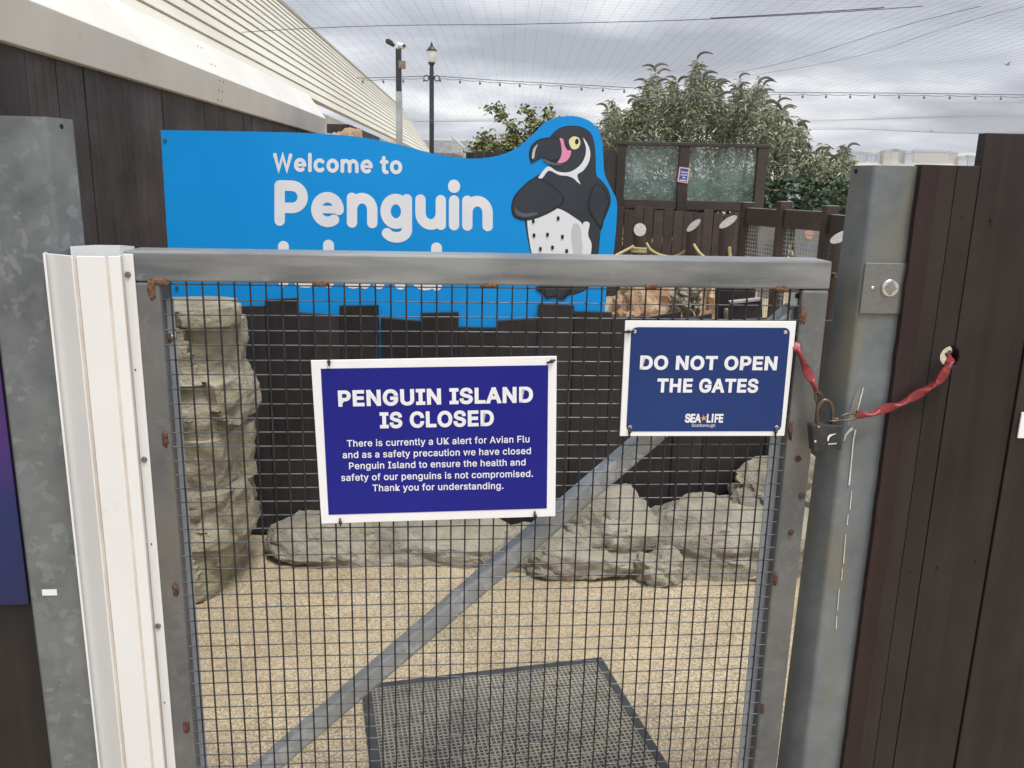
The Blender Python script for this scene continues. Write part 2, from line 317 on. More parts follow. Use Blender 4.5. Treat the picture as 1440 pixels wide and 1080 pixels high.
MT['rubber_top'] = pm('dusty_rubber', (.115,.108,.095), (.23,.215,.18), 5, rough=.8, lo=.3, hi=.7, dirt=(.30,.265,.19), dscale=7, dlo=.5, dhi=.75)
MT['lamp_black'] = pm('black_lamp_paint', (.012,.014,.018), (.03,.033,.038), 20, rough=.4)
MT['lamp_glass'] = pm('milky_lamp_glass', (.62,.62,.56), (.75,.74,.68), 8, rough=.2)
MT['cable'] = pm('dark_cable', (.05,.05,.055), rough=.6)
MT['bulb'] = pm('grey_bulb', (.18,.17,.17), rough=.3)
MT['net'] = pm('grey_netting_twine', (.16,.165,.18), (.22,.225,.24), 5, rough=.8)
MT['slate'] = pm('slate_roof', (.11,.11,.115), (.21,.205,.20), 5, rough=.8, bump=.5, bscale=40, dirt=(.26,.24,.2), dscale=2)
MT['render_wall'] = pm('rendered_wall', (.45,.43,.38), (.55,.53,.48), 2, rough=.9)
MT['cctv'] = pm('white_camera_case', (.62,.63,.63), (.72,.73,.73), 20, rough=.4)
MT['box_rust'] = pm('rusty_box', (.17,.10,.075), (.30,.22,.18), 15, rough=.8)
MT['bird'] = pm('gull_grey', (.25,.26,.28), (.4,.4,.42), 10, rough=.8)
# leaves
def leafmat(name, a, b, c):
    m, n, l, p = newmat(name)
    at = n.new('ShaderNodeAttribute'); at.attribute_name = 'var'
    r = n.new('ShaderNodeValToRGB'); l.new(at.outputs['Fac'], r.inputs[0])
    r.color_ramp.elements[0].color = (*a, 1); r.color_ramp.elements[1].color = (*c, 1); e = r.color_ramp.elements.new(.55); e.color = (*b, 1)
    l.new(r.outputs[0], p.inputs['Base Color']); p.inputs['Roughness'].default_value = .5; p.inputs['Specular IOR Level'].default_value = .4
    return m
MT['leaf_bush'] = leafmat('buddleia_leaf', (.075,.09,.045), (.21,.235,.135), (.43,.45,.32))
MT['flower'] = leafmat('faded_flower_spike', (.06,.055,.045), (.11,.10,.08), (.19,.165,.13))
MT['leaf_shrub'] = leafmat('shrub_leaf', (.07,.095,.035), (.18,.20,.075), (.36,.34,.16))
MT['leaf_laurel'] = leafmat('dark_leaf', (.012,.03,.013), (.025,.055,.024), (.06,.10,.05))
MT['bark'] = pm('grey_brown_bark', (.10,.08,.06), (.19,.16,.13), 12, rough=.9, bump=.5)
# rock
def rockmat(name, a, b, c, moss=(.16,.165,.09)):
    m, n, l, p = newmat(name)
    tcn = n.new('ShaderNodeTexCoord'); g = n.new('ShaderNodeNewGeometry')
    nz = n.new('ShaderNodeTexNoise'); nz.inputs['Scale'].default_value = 4; nz.inputs['Detail'].default_value = 10; nz.inputs['Roughness'].default_value = .65; l.new(tcn.outputs['Object'], nz.inputs['Vector'])
    r = n.new('ShaderNodeValToRGB'); l.new(nz.outputs['Fac'], r.inputs[0]); r.color_ramp.elements[0].position = .32; r.color_ramp.elements[1].position = .7
    r.color_ramp.elements[0].color = (*a, 1); r.color_ramp.elements[1].color = (*c, 1); e = r.color_ramp.elements.new(.5); e.color = (*b, 1)
    sp_ = n.new('ShaderNodeTexVoronoi'); sp_.inputs['Scale'].default_value = 55; l.new(tcn.outputs['Object'], sp_.inputs['Vector'])
    mr = n.new('ShaderNodeMapRange'); l.new(sp_.outputs['Distance'], mr.inputs[0]); mr.inputs[1].default_value = .12; mr.inputs[2].default_value = .2; mr.inputs[3].default_value = .55; mr.inputs[4].default_value = 0
    sq = n.new('ShaderNodeSeparateColor'); l.new(sp_.outputs['Color'], sq.inputs[0])
    th = n.new('ShaderNodeMath'); th.operation = 'GREATER_THAN'; l.new(sq.outputs[0], th.inputs[0]); th.inputs[1].default_value = .6
    mu = n.new('ShaderNodeMath'); mu.operation = 'MULTIPLY'; l.new(mr.outputs[0], mu.inputs[0]); l.new(th.outputs[0], mu.inputs[1])
    m1 = n.new('ShaderNodeMix'); m1.data_type = 'RGBA'; l.new(mu.outputs[0], m1.inputs['Factor']); l.new(r.outputs[0], m1.inputs['A']); m1.inputs['B'].default_value = (.5,.46,.36,1)
    ms = n.new('ShaderNodeTexNoise'); ms.inputs['Scale'].default_value = 6; ms.inputs['Detail'].default_value = 6; l.new(tcn.outputs['Object'], ms.inputs['Vector'])
    mr2 = n.new('ShaderNodeMapRange'); l.new(ms.outputs['Fac'], mr2.inputs[0]); mr2.inputs[1].default_value = .52; mr2.inputs[2].default_value = .7; mr2.inputs[4].default_value = .7
    m2 = n.new('ShaderNodeMix'); m2.data_type = 'RGBA'; l.new(mr2.outputs[0], m2.inputs['Factor']); l.new(m1.outputs['Result'], m2.inputs['A']); m2.inputs['B'].default_value = (*moss, 1)
    l.new(m2.outputs['Result'], p.inputs['Base Color']); p.inputs['Roughness'].default_value = .85
    b1 = n.new('ShaderNodeTexNoise'); b1.inputs['Scale'].default_value = 22; b1.inputs['Detail'].default_value = 9; b1.inputs['Roughness'].default_value = .7; l.new(tcn.outputs['Object'], b1.inputs['Vector'])
    bu = n.new('ShaderNodeBump'); bu.inputs['Strength'].default_value = 1.0; bu.inputs['Distance'].default_value = .035; l.new(b1.outputs['Fac'], bu.inputs['Height']); l.new(bu.outputs[0], p.inputs['Normal'])
    return m
MT['rock'] = rockmat('grey_tan_rock', (.19,.17,.13), (.36,.325,.255), (.50,.46,.375), moss=(.29,.265,.17))
MT['rock_col'] = rockmat('mossy_aggregate_rock', (.20,.175,.125), (.40,.355,.255), (.57,.515,.39), moss=(.29,.26,.15))
MT['rock_sand'] = rockmat('sandy_rock', (.22,.11,.055), (.44,.28,.16), (.66,.50,.34), moss=(.5,.42,.3))
# pebble ground
m, n, l, p = newmat('resin_bound_pebbles'); MT['ground'] = m
tcn = n.new('ShaderNodeTexCoord')
v1 = n.new('ShaderNodeTexVoronoi'); v1.inputs['Scale'].default_value = 165; l.new(tcn.outputs['Object'], v1.inputs['Vector'])
sq = n.new('ShaderNodeSeparateColor'); l.new(v1.outputs['Color'], sq.inputs[0])
r = n.new('ShaderNodeValToRGB'); l.new(sq.outputs[0], r.inputs[0]); r.color_ramp.elements[0].color = (.36,.275,.165,1); r.color_ramp.elements[1].color = (.58,.505,.375,1)
e = r.color_ramp.elements.new(.3); e.color = (.41,.325,.205,1); e = r.color_ramp.elements.new(.75); e.color = (.49,.405,.275,1)
mrg = n.new('ShaderNodeMapRange'); l.new(v1.outputs['Distance'], mrg.inputs[0]); mrg.inputs[1].default_value = .35; mrg.inputs[2].default_value = .75; mrg.inputs[3].default_value = 1; mrg.inputs[4].default_value = .55
vs_ = n.new('ShaderNodeVectorMath'); vs_.operation = 'SCALE'; l.new(r.outputs[0], vs_.inputs[0]); l.new(mrg.outputs[0], vs_.inputs['Scale'])
big = n.new('ShaderNodeTexNoise'); big.inputs['Scale'].default_value = 1.1; big.inputs['Detail'].default_value = 8; big.inputs['Roughness'].default_value = .6; l.new(tcn.outputs['Object'], big.inputs['Vector'])
mrb = n.new('ShaderNodeMapRange'); l.new(big.outputs['Fac'], mrb.inputs[0]); mrb.inputs[1].default_value = .42; mrb.inputs[2].default_value = .66; mrb.inputs[4].default_value = .45
mxg = n.new('ShaderNodeMix'); mxg.data_type = 'RGBA'; l.new(mrb.outputs[0], mxg.inputs['Factor']); l.new(vs_.outputs[0], mxg.inputs['A']); mxg.inputs['B'].default_value = (.44,.335,.205,1)
dmp = n.new('ShaderNodeTexNoise'); dmp.inputs['Scale'].default_value = 2.6; dmp.inputs['Detail'].default_value = 9; dmp.inputs['Roughness'].default_value = .68; l.new(tcn.outputs['Object'], dmp.inputs['Vector'])
mrd = n.new('ShaderNodeMapRange'); l.new(dmp.outputs['Fac'], mrd.inputs[0]); mrd.inputs[1].default_value = .40; mrd.inputs[2].default_value = .68; mrd.inputs[3].default_value = 1.06; mrd.inputs[4].default_value = .74
vsd = n.new('ShaderNodeVectorMath'); vsd.operation = 'SCALE'; l.new(mxg.outputs['Result'], vsd.inputs[0]); l.new(mrd.outputs[0], vsd.inputs['Scale'])
l.new(vsd.outputs[0], p.inputs['Base Color']); p.inputs['Roughness'].default_value = .7
bu = n.new('ShaderNodeBump'); bu.inputs['Strength'].default_value = .6; bu.inputs['Distance'].default_value = .004; bu.invert = True
l.new(v1.outputs['Distance'], bu.inputs['Height']); l.new(bu.outputs[0], p.inputs['Normal'])
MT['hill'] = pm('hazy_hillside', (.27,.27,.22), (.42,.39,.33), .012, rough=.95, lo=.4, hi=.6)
# poster gradient print
m, n, l, p = newmat('poster_print'); MT['poster'] = m
tcn = n.new('ShaderNodeTexCoord'); sx = n.new('ShaderNodeSeparateXYZ'); l.new(tcn.outputs['Generated'], sx.inputs[0])
nz = n.new('ShaderNodeTexNoise'); nz.inputs['Scale'].default_value = 3; l.new(tcn.outputs['Object'], nz.inputs['Vector'])
ma = n.new('ShaderNodeMath'); ma.operation = 'MULTIPLY_ADD'; l.new(nz.outputs['Fac'], ma.inputs[0]); ma.inputs[1].default_value = .25; l.new(sx.outputs[2], ma.inputs[2])
r = n.new('ShaderNodeValToRGB'); l.new(ma.outputs[0], r.inputs[0]); r.color_ramp.elements[0].color = (.010,.017,.085,1); r.color_ramp.elements[1].color = (.055,.022,.15,1); r.color_ramp.elements[1].position = .95
e = r.color_ramp.elements.new(.5); e.color = (.012,.022,.12,1); e = r.color_ramp.elements.new(.75); e.color = (.06,.02,.17,1)
l.new(r.outputs[0], p.inputs['Base Color']); p.inputs['Roughness'].default_value = .3

# ------------------------------------------------------------------ text
FONT = None
try: FONT = bpy.data.fonts.load(bpy.utils.resource_path('LOCAL') + '/datafiles/fonts/Inter.woff2')   # bundled with Blender
except Exception: pass
def embolden(vs, fs, w):
    """thicken a flat letter mesh: a mitred band of half width w along every outline edge"""
    from collections import defaultdict
    cnt = defaultdict(list)
    for f in fs:
        for i in range(len(f)): a, b = f[i], f[(i+1) % len(f)]; cnt[(min(a,b), max(a,b))].append((a, b))
    V = list(vs); F = list(fs); k = 0
    for (i, j), l in cnt.items():
        if len(l) != 1: continue
        t = vs[j]-vs[i]
        if t.length < 1e-6: continue
        t.normalize(); nv_ = Vector((-t.y, t.x, 0))*w; k += 1; z = Vector((0, 0, -.001-.0006*(k % 7))); b = len(V)
        V += [vs[i]-t*w-nv_+z, vs[j]+t*w-nv_+z, vs[j]+t*w+nv_+z, vs[i]-t*w+nv_+z]; F.append((b, b+1, b+2, b+3))
    return V, F
def text_mesh(txt, bold=0.0, spacing=1.0, shear=0):
    if FONT and bold:
        v, f = text_mesh(txt, 0, spacing, shear)
        # weld doubles so that outlines close
        m = {}; idx = []; nv = []
        for p in v:
            k = (round(p.x, 5), round(p.y, 5))
            if k not in m: m[k] = len(nv); nv.append(p)
            idx.append(m[k])
        f = [g for g in (tuple(idx[i] for i in q) for q in f) if len(set(g)) == len(g)]
        if f:
            q = f[0]; ar = sum((nv[q[i]].x*nv[q[(i+1) % len(q)]].y-nv[q[(i+1) % len(q)]].x*nv[q[i]].y) for i in range(len(q)))
            if ar < 0: f = [tuple(reversed(q)) for q in f]
        return embolden(nv, f, bold)
    c = bpy.data.curves.new('tmp', 'FONT'); c.body = txt; c.size = 1; c.offset = bold; c.space_character = spacing; c.resolution_u = 4; c.shear = shear
    if FONT: c.font = FONT
    o = bpy.data.objects.new('tmp', c); COL.objects.link(o)
    bpy.context.view_layer.update()
    me = bpy.data.meshes.new_from_object(o.evaluated_get(bpy.context.evaluated_depsgraph_get()))
    vs = [Vector(v.co) for v in me.vertices]; fs = [tuple(p.vertices) for p in me.polygons]
    bpy.data.objects.remove(o); bpy.data.meshes.remove(me); bpy.data.curves.remove(c)
    return vs, fs
CAPH = {}
def put_text(mb, txt, L, Rr, cap, up, nrm, bold=0.0, spacing=1.0, mi=0, shear=0):
    """text from world point L to Rr along the baseline, capital height 'cap' metres"""
    vs, fs = text_mesh(txt, bold, spacing, shear)
    key = round(bold, 4)
    if key not in CAPH:
        v2, _ = text_mesh('H', bold); CAPH[key] = (min(v.y for v in v2), max(v.y for v in v2))
    b0, b1 = CAPH[key]
    x0 = min(v.x for v in vs); x1 = max(v.x for v in vs)
    ax = (Rr-L); wd = ax.length; ax = ax/wd
    up = (up - ax*up.dot(ax)).normalized()
    sx = wd/(x1-x0); sy = cap/(b1-b0)
    zn = ax.cross(up)
    mb.add([L + ax*((v.x-x0)*sx) + up*((v.y-b0)*sy) + nrm + zn*(v.z*.01) for v in vs], fs, mi)

# ================================================================== SETTING
mb = MB(); mb.add([(-2600,-40,0),(2600,-40,0),(2600,4500,0),(-2600,4500,0)], [(0,1,2,3)])
tag(mb.build('ground', MT['ground']), 'tan resin bound pebble ground', None, kind='structure')

# ================================================================== LEFT BUILDING
XB = -1.75; BA = R(1.9)
def WXr(px, py, X):
    d = Matrix.Rotation(-BA, 3, 'Z') @ ray(px, py); return CAMPOS + d*(X/d.x)
b = empty('building', (XB, 6, 0), 'low building with dark plank wall, white fascia and cream ribbed roof, on the left', 'building')
b.location = Matrix.Rotation(BA, 3, 'Z') @ Vector((XB, 6, 0)); b.rotation_euler = (0, 0, BA)
zl = WXr(150, 62+.277*150, XB).z     # lower edge of the fascia
mb = MB()
ys = [1.2]
rr_ = random.Random(3)
for pxk in (37, 79, 117, 178, 225, 246, 284, 313, 339, 351, 371, 382, 393, 403, 414):
    ys.append(WXr(pxk, 110, XB).y)
ys = sorted(ys); ys = [0.6, 1.5, 2.2] + [y for y in ys if y > 2.5]
ylast = ys[-1]; xf = XB+.07; yE = WXr(459, 180, xf).y
while ylast < yE-.2: ylast += .17+rr_.random()*.06; ys.append(ylast)
for y0, y1 in zip(ys[:-1], ys[1:]):
    off = rr_.uniform(0, .004)
    mb.bb(XB-.022, XB+off, y0+.003, y1-.004, .02, zl+.06)
mb.build('plank_wall', MT['plank_far'], b, bevel=.0015)
mb = MB(); mb.bb(XB-.2, XB-.024, .6, yE-.15, .01, zl+.05)
mb.build('wall_backing', MT['picket'], b)
# fascia: lower face stands out, upper face slopes back to the roof
xf = XB+.07
z_low, z_mid, z_top = zl, WXr(300, .388*(300-33), xf).z, WXr(320, .48*(320-160), XB-.10).z
mb = MB()
prof = [(xf-.03, z_low), (xf, z_mid), (XB-.10, z_top), (XB-.16, z_top-.03), (XB-.05, z_mid-.04), (XB-.03, z_low)]
mid = WXr(311, 90, xf).y
for y0, y1 in ((.6, mid-.002), (mid+.004, yE)):
    mb.prism([Vector((x, y0, z)) for x, z in prof], (0, y1-y0, 0))
mb.build('fascia', MT['fascia'], b, bevel=.004)
for dy in (-.035, .035):
    for t in (.15, .5, .85): rv = MB(); rv.disc((xf-.03+.03*t+.001, mid+dy, z_low+(z_mid-z_low)*t), (1,0,-.1), .005, .004, 8); rv.build('rivet', MT['screw'], b)
    for t in (.3, .75): rv = MB(); rv.disc((xf+(XB-.10-xf)*t, mid+dy, z_mid+(z_top-z_mid)*t), (.6,0,.7), .005, .004, 8); rv.build('rivet', MT['screw'], b)
# roof: lapped sheets running along the length
RX0, RZ0 = XB-.12, z_top-.02
yR = WXr(567, 196, -2.95).y
RX1 = -2.95; RZ1 = EYE + .815*2.95
mb = MB(); gp_ = MB(); nrib = 13
for i in range(nrib):
    t0, t1 = i/nrib, (i+1)/nrib
    x0, z0_ = RX0+(RX1-RX0)*t0, RZ0+(RZ1-RZ0)*t0
    x1, z1_ = RX0+(RX1-RX0)*t1, RZ0+(RZ1-RZ0)*t1
    nx, nz_ = (RZ1-RZ0), -(RX1-RX0); L_ = math.hypot(nx, nz_); nx/=L_; nz_/=L_
    lift = .013
    # raised rib then flat
    pr = [(x0, z0_), (x0+nx*lift, z0_+nz_*lift), (x0+(x1-x0)*.14+nx*lift, z0_+(z1_-z0_)*.14+nz_*lift), (x0+(x1-x0)*.19, z0_+(z1_-z0_)*.19), (x1, z1_), (x1-nx*.03, z1_-nz_*.03), (x0-nx*.03, z0_-nz_*.03)]
    mb.prism([Vector((x, .4, z)) for x, z in pr], (0, yR-.4, 0))
    gx, gz = x0+(x1-x0)*.955, z0_+(z1_-z0_)*.955
    gp_.prism([Vector((gx, .4, gz)), Vector((gx+nx*.004, .4, gz+nz_*.004)), Vector((x1+nx*.004, .4, z1_+nz_*.004)), Vector((x1, .4, z1_))], (0, yR-.45, 0))
rf = mb.build('roof', MT['roof'], b)
gp_.build('roof_joint', MT['roof_gap'], rf)
mb = MB(); mb.prism([Vector((RX1-.05, .4, RZ1-.04)), Vector((RX1+.03, .4, RZ1+.03)), Vector((RX1-.05, .4, RZ1+.06)), Vector((RX1-.12, .4, RZ1))], (0, yR-.4, 0))
mb.build('ridge_trim', MT['roof'], rf)
# pale wall and eave strip that carries on beyond the fascia
mb = MB(); mb.bb(XB-.5, XB-.22, yE, yR-.05, 0, RZ0-.06); mb.build('end_wall', MT['fascia'], b)
mb = MB(); mb.prism([Vector((RX0-.02, yR, RZ0-.03)), Vector((RX1, yR, RZ1-.03)), Vector((RX1-1.3, yR, RZ0-.03))], (0, .06, 0)); mb.build('gable_end', MT['fascia'], b)
mb = MB(); mb.ball(Vector((RX1+.22, yR+.1, W(579,197,yR).z)), .12, n=10); mb.build('dome_cap', MT['lamp_glass'], b, smooth=True)  # white rounded dome at the roof end, not a light
# dark plank bay beyond the fascia with rock in front
bay = empty('plank_bay', W(490, 190, 7.6)*1, 'dark plank box wall beside the pale eave beyond the white fascia', 'wall')
zt = W(455, 174, 7.5).z
mb = MB()
p0 = W(460, 176, 7.5); p1 = W(491, 175, 7.5); p2 = W(534, 192, 9.6)
for a_, b_, k in ((p0, p1, 3), (p1, p2, 9)):
    for i in range(k):
        q0 = a_.lerp(b_, i/k); q1 = a_.lerp(b_, (i+.95)/k)
        mb.prism([Vector((q0.x,q0.y,.02)), Vector((q1.x,q1.y,.02)), Vector((q1.x,q1.y,zt)), Vector((q0.x,q0.y,zt))], Vector((-.01,.03,0)))
mb.build('planks', MT['plank_far'], bay)

# ================================================================== ROCKS
def boulder(c, h, seed, mat, name, label, group, pw=3.0, amp=.12, fr=2.2, lev=5, strat=0.0, rot=0):
    bm = bmesh.new(); bmesh.ops.create_icosphere(bm, subdivisions=lev, radius=1)
    sd_ = Vector((seed*3.17, seed*1.3, seed*7.7)); s0 = min(h)
    fr_ = random.Random(seed*13+1); planes = []
    for _ in range(26):
        nv = Vector((fr_.gauss(0,1), fr_.gauss(0,1), fr_.gauss(0,.9))).normalized(); planes.append((nv, fr_.uniform(.88, 1.15)*(pw/(pw+1.2))*1.22))
    cz, sz_ = math.cos(rot), math.sin(rot)
    for v in bm.verts:
        d = v.co.normalized(); k = (abs(d.x)**pw+abs(d.y)**pw+abs(d.z)**pw)**(-1/pw)
        u = Vector((d.x*k, d.y*k, d.z*k))
        for nv, dd_ in planes:
            e_ = u.dot(nv)-dd_
            if e_ > 0: u = u-nv*e_*.9
        q = Vector((u.x*h[0]*1.10, u.y*h[1]*1.05, u.z*h[2]*1.09))
        nn = noise.fractal(q*fr/ .3*.3+sd_, 1.0, 2.0, 5)
        rid = 1-abs(noise.noise(q*fr*1.6+sd_*2))*2
        dd = amp*(nn*.6 - max(0, rid-.75)*1.6)
        if strat: dd += strat*math.sin((q.z+.06*noise.noise(q*3+sd_))*2*math.pi/.16)*.5
        cl = 1-abs(noise.noise(Vector((q.x*3.1, q.y*3.1, q.z*9.5))+sd_*.7))*2; dd -= max(0, cl-.72)*amp*1.3
        c2 = 1-abs(noise.noise(Vector((q.x*7+q.z*4, q.y*7, q.z*3))+sd_*1.9))*2; dd -= max(0, c2-.85)*amp*1.6
        dd += .10*amp*noise.fractal(q*26+sd_, 1.0, 2.0, 4)*3
        q = q + d*dd + Vector((noise.noise(q*9+sd_), noise.noise(q*9+sd_*3), noise.noise(q*9+sd_*5)))*amp*.10
        v.co = Vector((q.x*cz-q.y*sz_, q.x*sz_+q.y*cz, q.z))
    me = bpy.data.meshes.new(name); bm.to_mesh(me); bm.free(); me.materials.append(mat)
    me.polygons.foreach_set('use_smooth', [True]*len(me.polygons)); me.set_sharp_from_angle(angle=R(38))
    o = bpy.data.objects.new(name, me); COL.objects.link(o); o.location = c
    return tag(o, label, 'rock', group)
# tall mossy column on the left
col_prof = [(430,318),(445,322),(490,324),(505,319),(518,318),(530,325),(560,338),(585,341),(598,336),(612,334),(660,336),(700,341),(750,346),(765,343),(790,330),(815,328),(835,326),(860,318)]
YC = 2.98
bm_v, bm_f = [], []
NR, NA = 190, 110
xl = -1.52
zs = [W(300, yy, 2.9).z for yy, _ in col_prof]; xs = [W(xx, yy, 2.9).x for yy, xx in col_prof]
for i in range(NR+1):
    t = i/NR; z = zs[0] + (0-.03-zs[0])*t
    xr = np.interp(z, zs[::-1], xs[::-1])
    dep = np.interp(z, [0, .35, .7, zs[0]], [.27, .20, .24, .18])
    for j in range(NA):
        a = 2*math.pi*j/NA; ca, sa = math.cos(a), math.sin(a)
        k = (abs(ca)**3.4+abs(sa)**3.4)**(-1/3.4)
        hx = (xr-xl)/2
        q = Vector(((xl+xr)/2+hx*ca*k, YC+dep*sa*k, z))
        nn = noise.fractal(q*4.0, 1.0, 2.0, 6); q += Vector((ca, sa, 0))*(nn*.026+.005*noise.fractal(q*22, 1.0, 2.0, 4)+.030*(noise.cell(Vector((q.x*4+q.z*1.5, q.y*4, q.z*5)))-.5)) + Vector((noise.noise(q*14), noise.noise(q*14+Vector((5,1,2))), 0))*.010
        crk = 1-abs(noise.noise(q*3.2+Vector((9,2,4))))*2
        q -= Vector((ca, sa, 0))*max(0, crk-.84)*.10
        q.z += .008*noise.noise(q*6)
        bm_v.append(q)
for i in range(NR):
    for j in range(NA): bm_f.append((i*NA+j, i*NA+(j+1) % NA, (i+1)*NA+(j+1) % NA, (i+1)*NA+j))
bm_f.append(tuple(range(NA)))
mb = MB(); mb.add(bm_v, bm_f); o = mb.build('rock_column', MT['rock_col'], smooth=True, auto=50, loc=(-1.3, YC, 0))
tag(o, 'tall mossy rock column against the black pickets at the left of the gate opening', 'rock')
# low rocks along the foot of the pickets
def rock_px(x0, x1, ytop, ybase, Yc, dep, seed, label, **kw):
    a = W(x0, ybase, Yc); bb_ = W(x1, ybase, Yc); top = W((x0+x1)/2, ytop, Yc-dep*.2).z; base = -.06
    hx = (bb_.x-a.x)/2*1.12
    return boulder(((a.x+bb_.x)/2, Yc, (top+base)/2), (hx, dep, (top-base)/2), seed, MT['rock'], 'rock', label, 'rocks along the foot of the picket fence', **kw)
rock_px(392, 535, 732, 800, 3.22, .17, 1, 'blocky grey rock nearest the mossy column, below the large blue sign', pw=5, amp=.026, fr=5)
rock_px(500, 725, 738, 790, 3.24, .15, 2, 'long low rock with a white splash, middle of the rock row', pw=6, amp=.020, fr=5)
rock_px(680, 800, 752, 802, 3.2, .14, 8, 'low flat rock behind the diagonal brace', pw=3.5, amp=.03, fr=5)
rock_px(785, 905, 702, 805, 3.2, .16, 3, 'cracked ledge rock right of the diagonal brace', pw=4.5, amp=.034, fr=4, strat=.012)
rock_px(745, 890, 752, 808, 3.12, .13, 9, 'low shelf of rock in front of the cracked ledge rock', pw=5, amp=.026, fr=5, strat=.01)
rock_px(885, 962, 772, 812, 3.04, .10, 4, 'small rounded rock at the front of the row', pw=2.6, amp=.03, fr=6)
rock_px(895, 1120, 718, 806, 3.2, .17, 5, 'wide layered rock at the right end of the row', pw=5.5, amp=.032, fr=4, strat=.014)
rock_px(880, 1010, 722, 780, 3.27, .14, 11, 'pale slab rock leaning on the pickets behind the small rounded rock', pw=3.2, amp=.05, fr=4, strat=.012, rot=.1)
rock_px(1025, 1190, 640, 800, 3.35, .2, 6, 'tall mossy mound of rock behind the right gate stile', pw=2.6, amp=.06, fr=4)
# sandy bank beyond the pickets
for k, (x0, x1, yt, yb, Yc, dep, sd_, lb) in enumerate([
    (835, 965, 392, 520, 5.4, .55, 21, 'orange sandy rock bank beyond the black pickets, beside the blue welcome sign'),
    (930, 1065, 398, 520, 5.3, .5, 23, 'pale sandy rock bank beyond the black pickets, right of the orange bank'),
    (950, 990, 399, 440, 5.0, .14, 24, 'small grey boulder set in the pale sandy bank'),
    (1000, 1040, 424, 520, 4.7, .2, 25, 'greenish grey boulder at the right end of the sandy bank')]):
    a_, c_ = W(x0, yb, Yc), W(x1, yb, Yc); top = W((x0+x1)/2, yt, Yc-dep*.3).z
    if k == 2: base = top-.25
    else: base = -.1
    boulder(((a_.x+c_.x)/2, Yc, (top+base)/2), ((c_.x-a_.x)/2, dep, (top-base)/2), sd_, MT['rock_sand'] if k < 2 else MT['rock'], 'rock', lb, 'rocks of the sandy bank', pw=3, amp=.09, fr=3)
boulder(W(490, 185, 7.2)+Vector((0,0,-.60)), (.25,.18,.66), 31, MT['rock_sand'], 'rock', 'sandy rock showing above the blue welcome sign, before the plank box wall', None, pw=3, amp=.06, fr=5)

# ================================================================== BLACK PICKET FENCE
YP = 3.36
fence = empty('picket_fence', (0, YP, 0), 'black uneven picket fence in front of the blue welcome sign', 'fence')
pk = [(205,262,470),(262,315,442),(315,372,430),(372,417,420),(417,477,441),(477,532,429),(535,592,449),(592,645,439),(645,700,460),(700,756,449),(757,808,428),(808,861,438),(861,908,446),(908,958,442),(958,1001,445),(1001,1048,452),(1048,1092,447),(1092,1140,455),(1140,1190,450)]
for x0, x1, yt in pk:
    a_, c_ = W(x0+.2, yt, YP), W(x1-.2, yt, YP); z1_ = a_.z
    mb = MB(); tilt = random.uniform(-.006, .006)
    if x0 in (908, 958): tilt = -.016
    yo = random.uniform(-.006, .003); mb.prism([Vector((a_.x, YP+yo, .01)), Vector((c_.x, YP+yo, .01)), Vector((c_.x, YP+yo, z1_-tilt)), Vector((a_.x, YP+yo, z1_+tilt))], (0, .02, 0))
    mb.build('picket', MT['picket'], fence, bevel=.002)
mb = MB(); xa, xb_ = W(205, 500, YP).x, W(1190, 500, YP).x
for z in (.25, .75): mb.bb(xa, xb_, YP+.055, YP+.09, z-.04, z+.04)
mb.build('rail', MT['picket'], fence)
mb = MB(); mb.bb(xa, xb_, YP+.034, YP+.05, .01, .98); mb.build('backing_sheet', MT['picket'], fence)

# ================================================================== WELCOME SIGN
YS = YP+.024
sign = empty('welcome_sign', (0, YS, .9), 'sky blue welcome sign with white lettering and a penguin, cut to a wavy outline', 'sign')
op = [(226,183)]
curve = smooth_poly([(330,184.5),(430,187),(500,192),(560,203),(610,216),(660,223),(700,219),(728,207),(750,188),(768,171),(790,164),(812,164),(832,172),(844,188),(848,212),(850,243),(858,262),(867,282),(867,310),(864,345),(860,375),(853,404)], False, 6)
op += curve + [(848,470),(848,520),(246,510)]
outl = [W(x, y, YS) for x, y in op]
mb = MB(); mb.prism(outl, (0, .006, 0)); 
bd = mb.build('sign_board', [MT['cyan'], MT['board_edge']], sign)
me = bd.data
for pgn in me.polygons:
    if abs(pgn.normal.y) < .5: pgn.material_index = 1
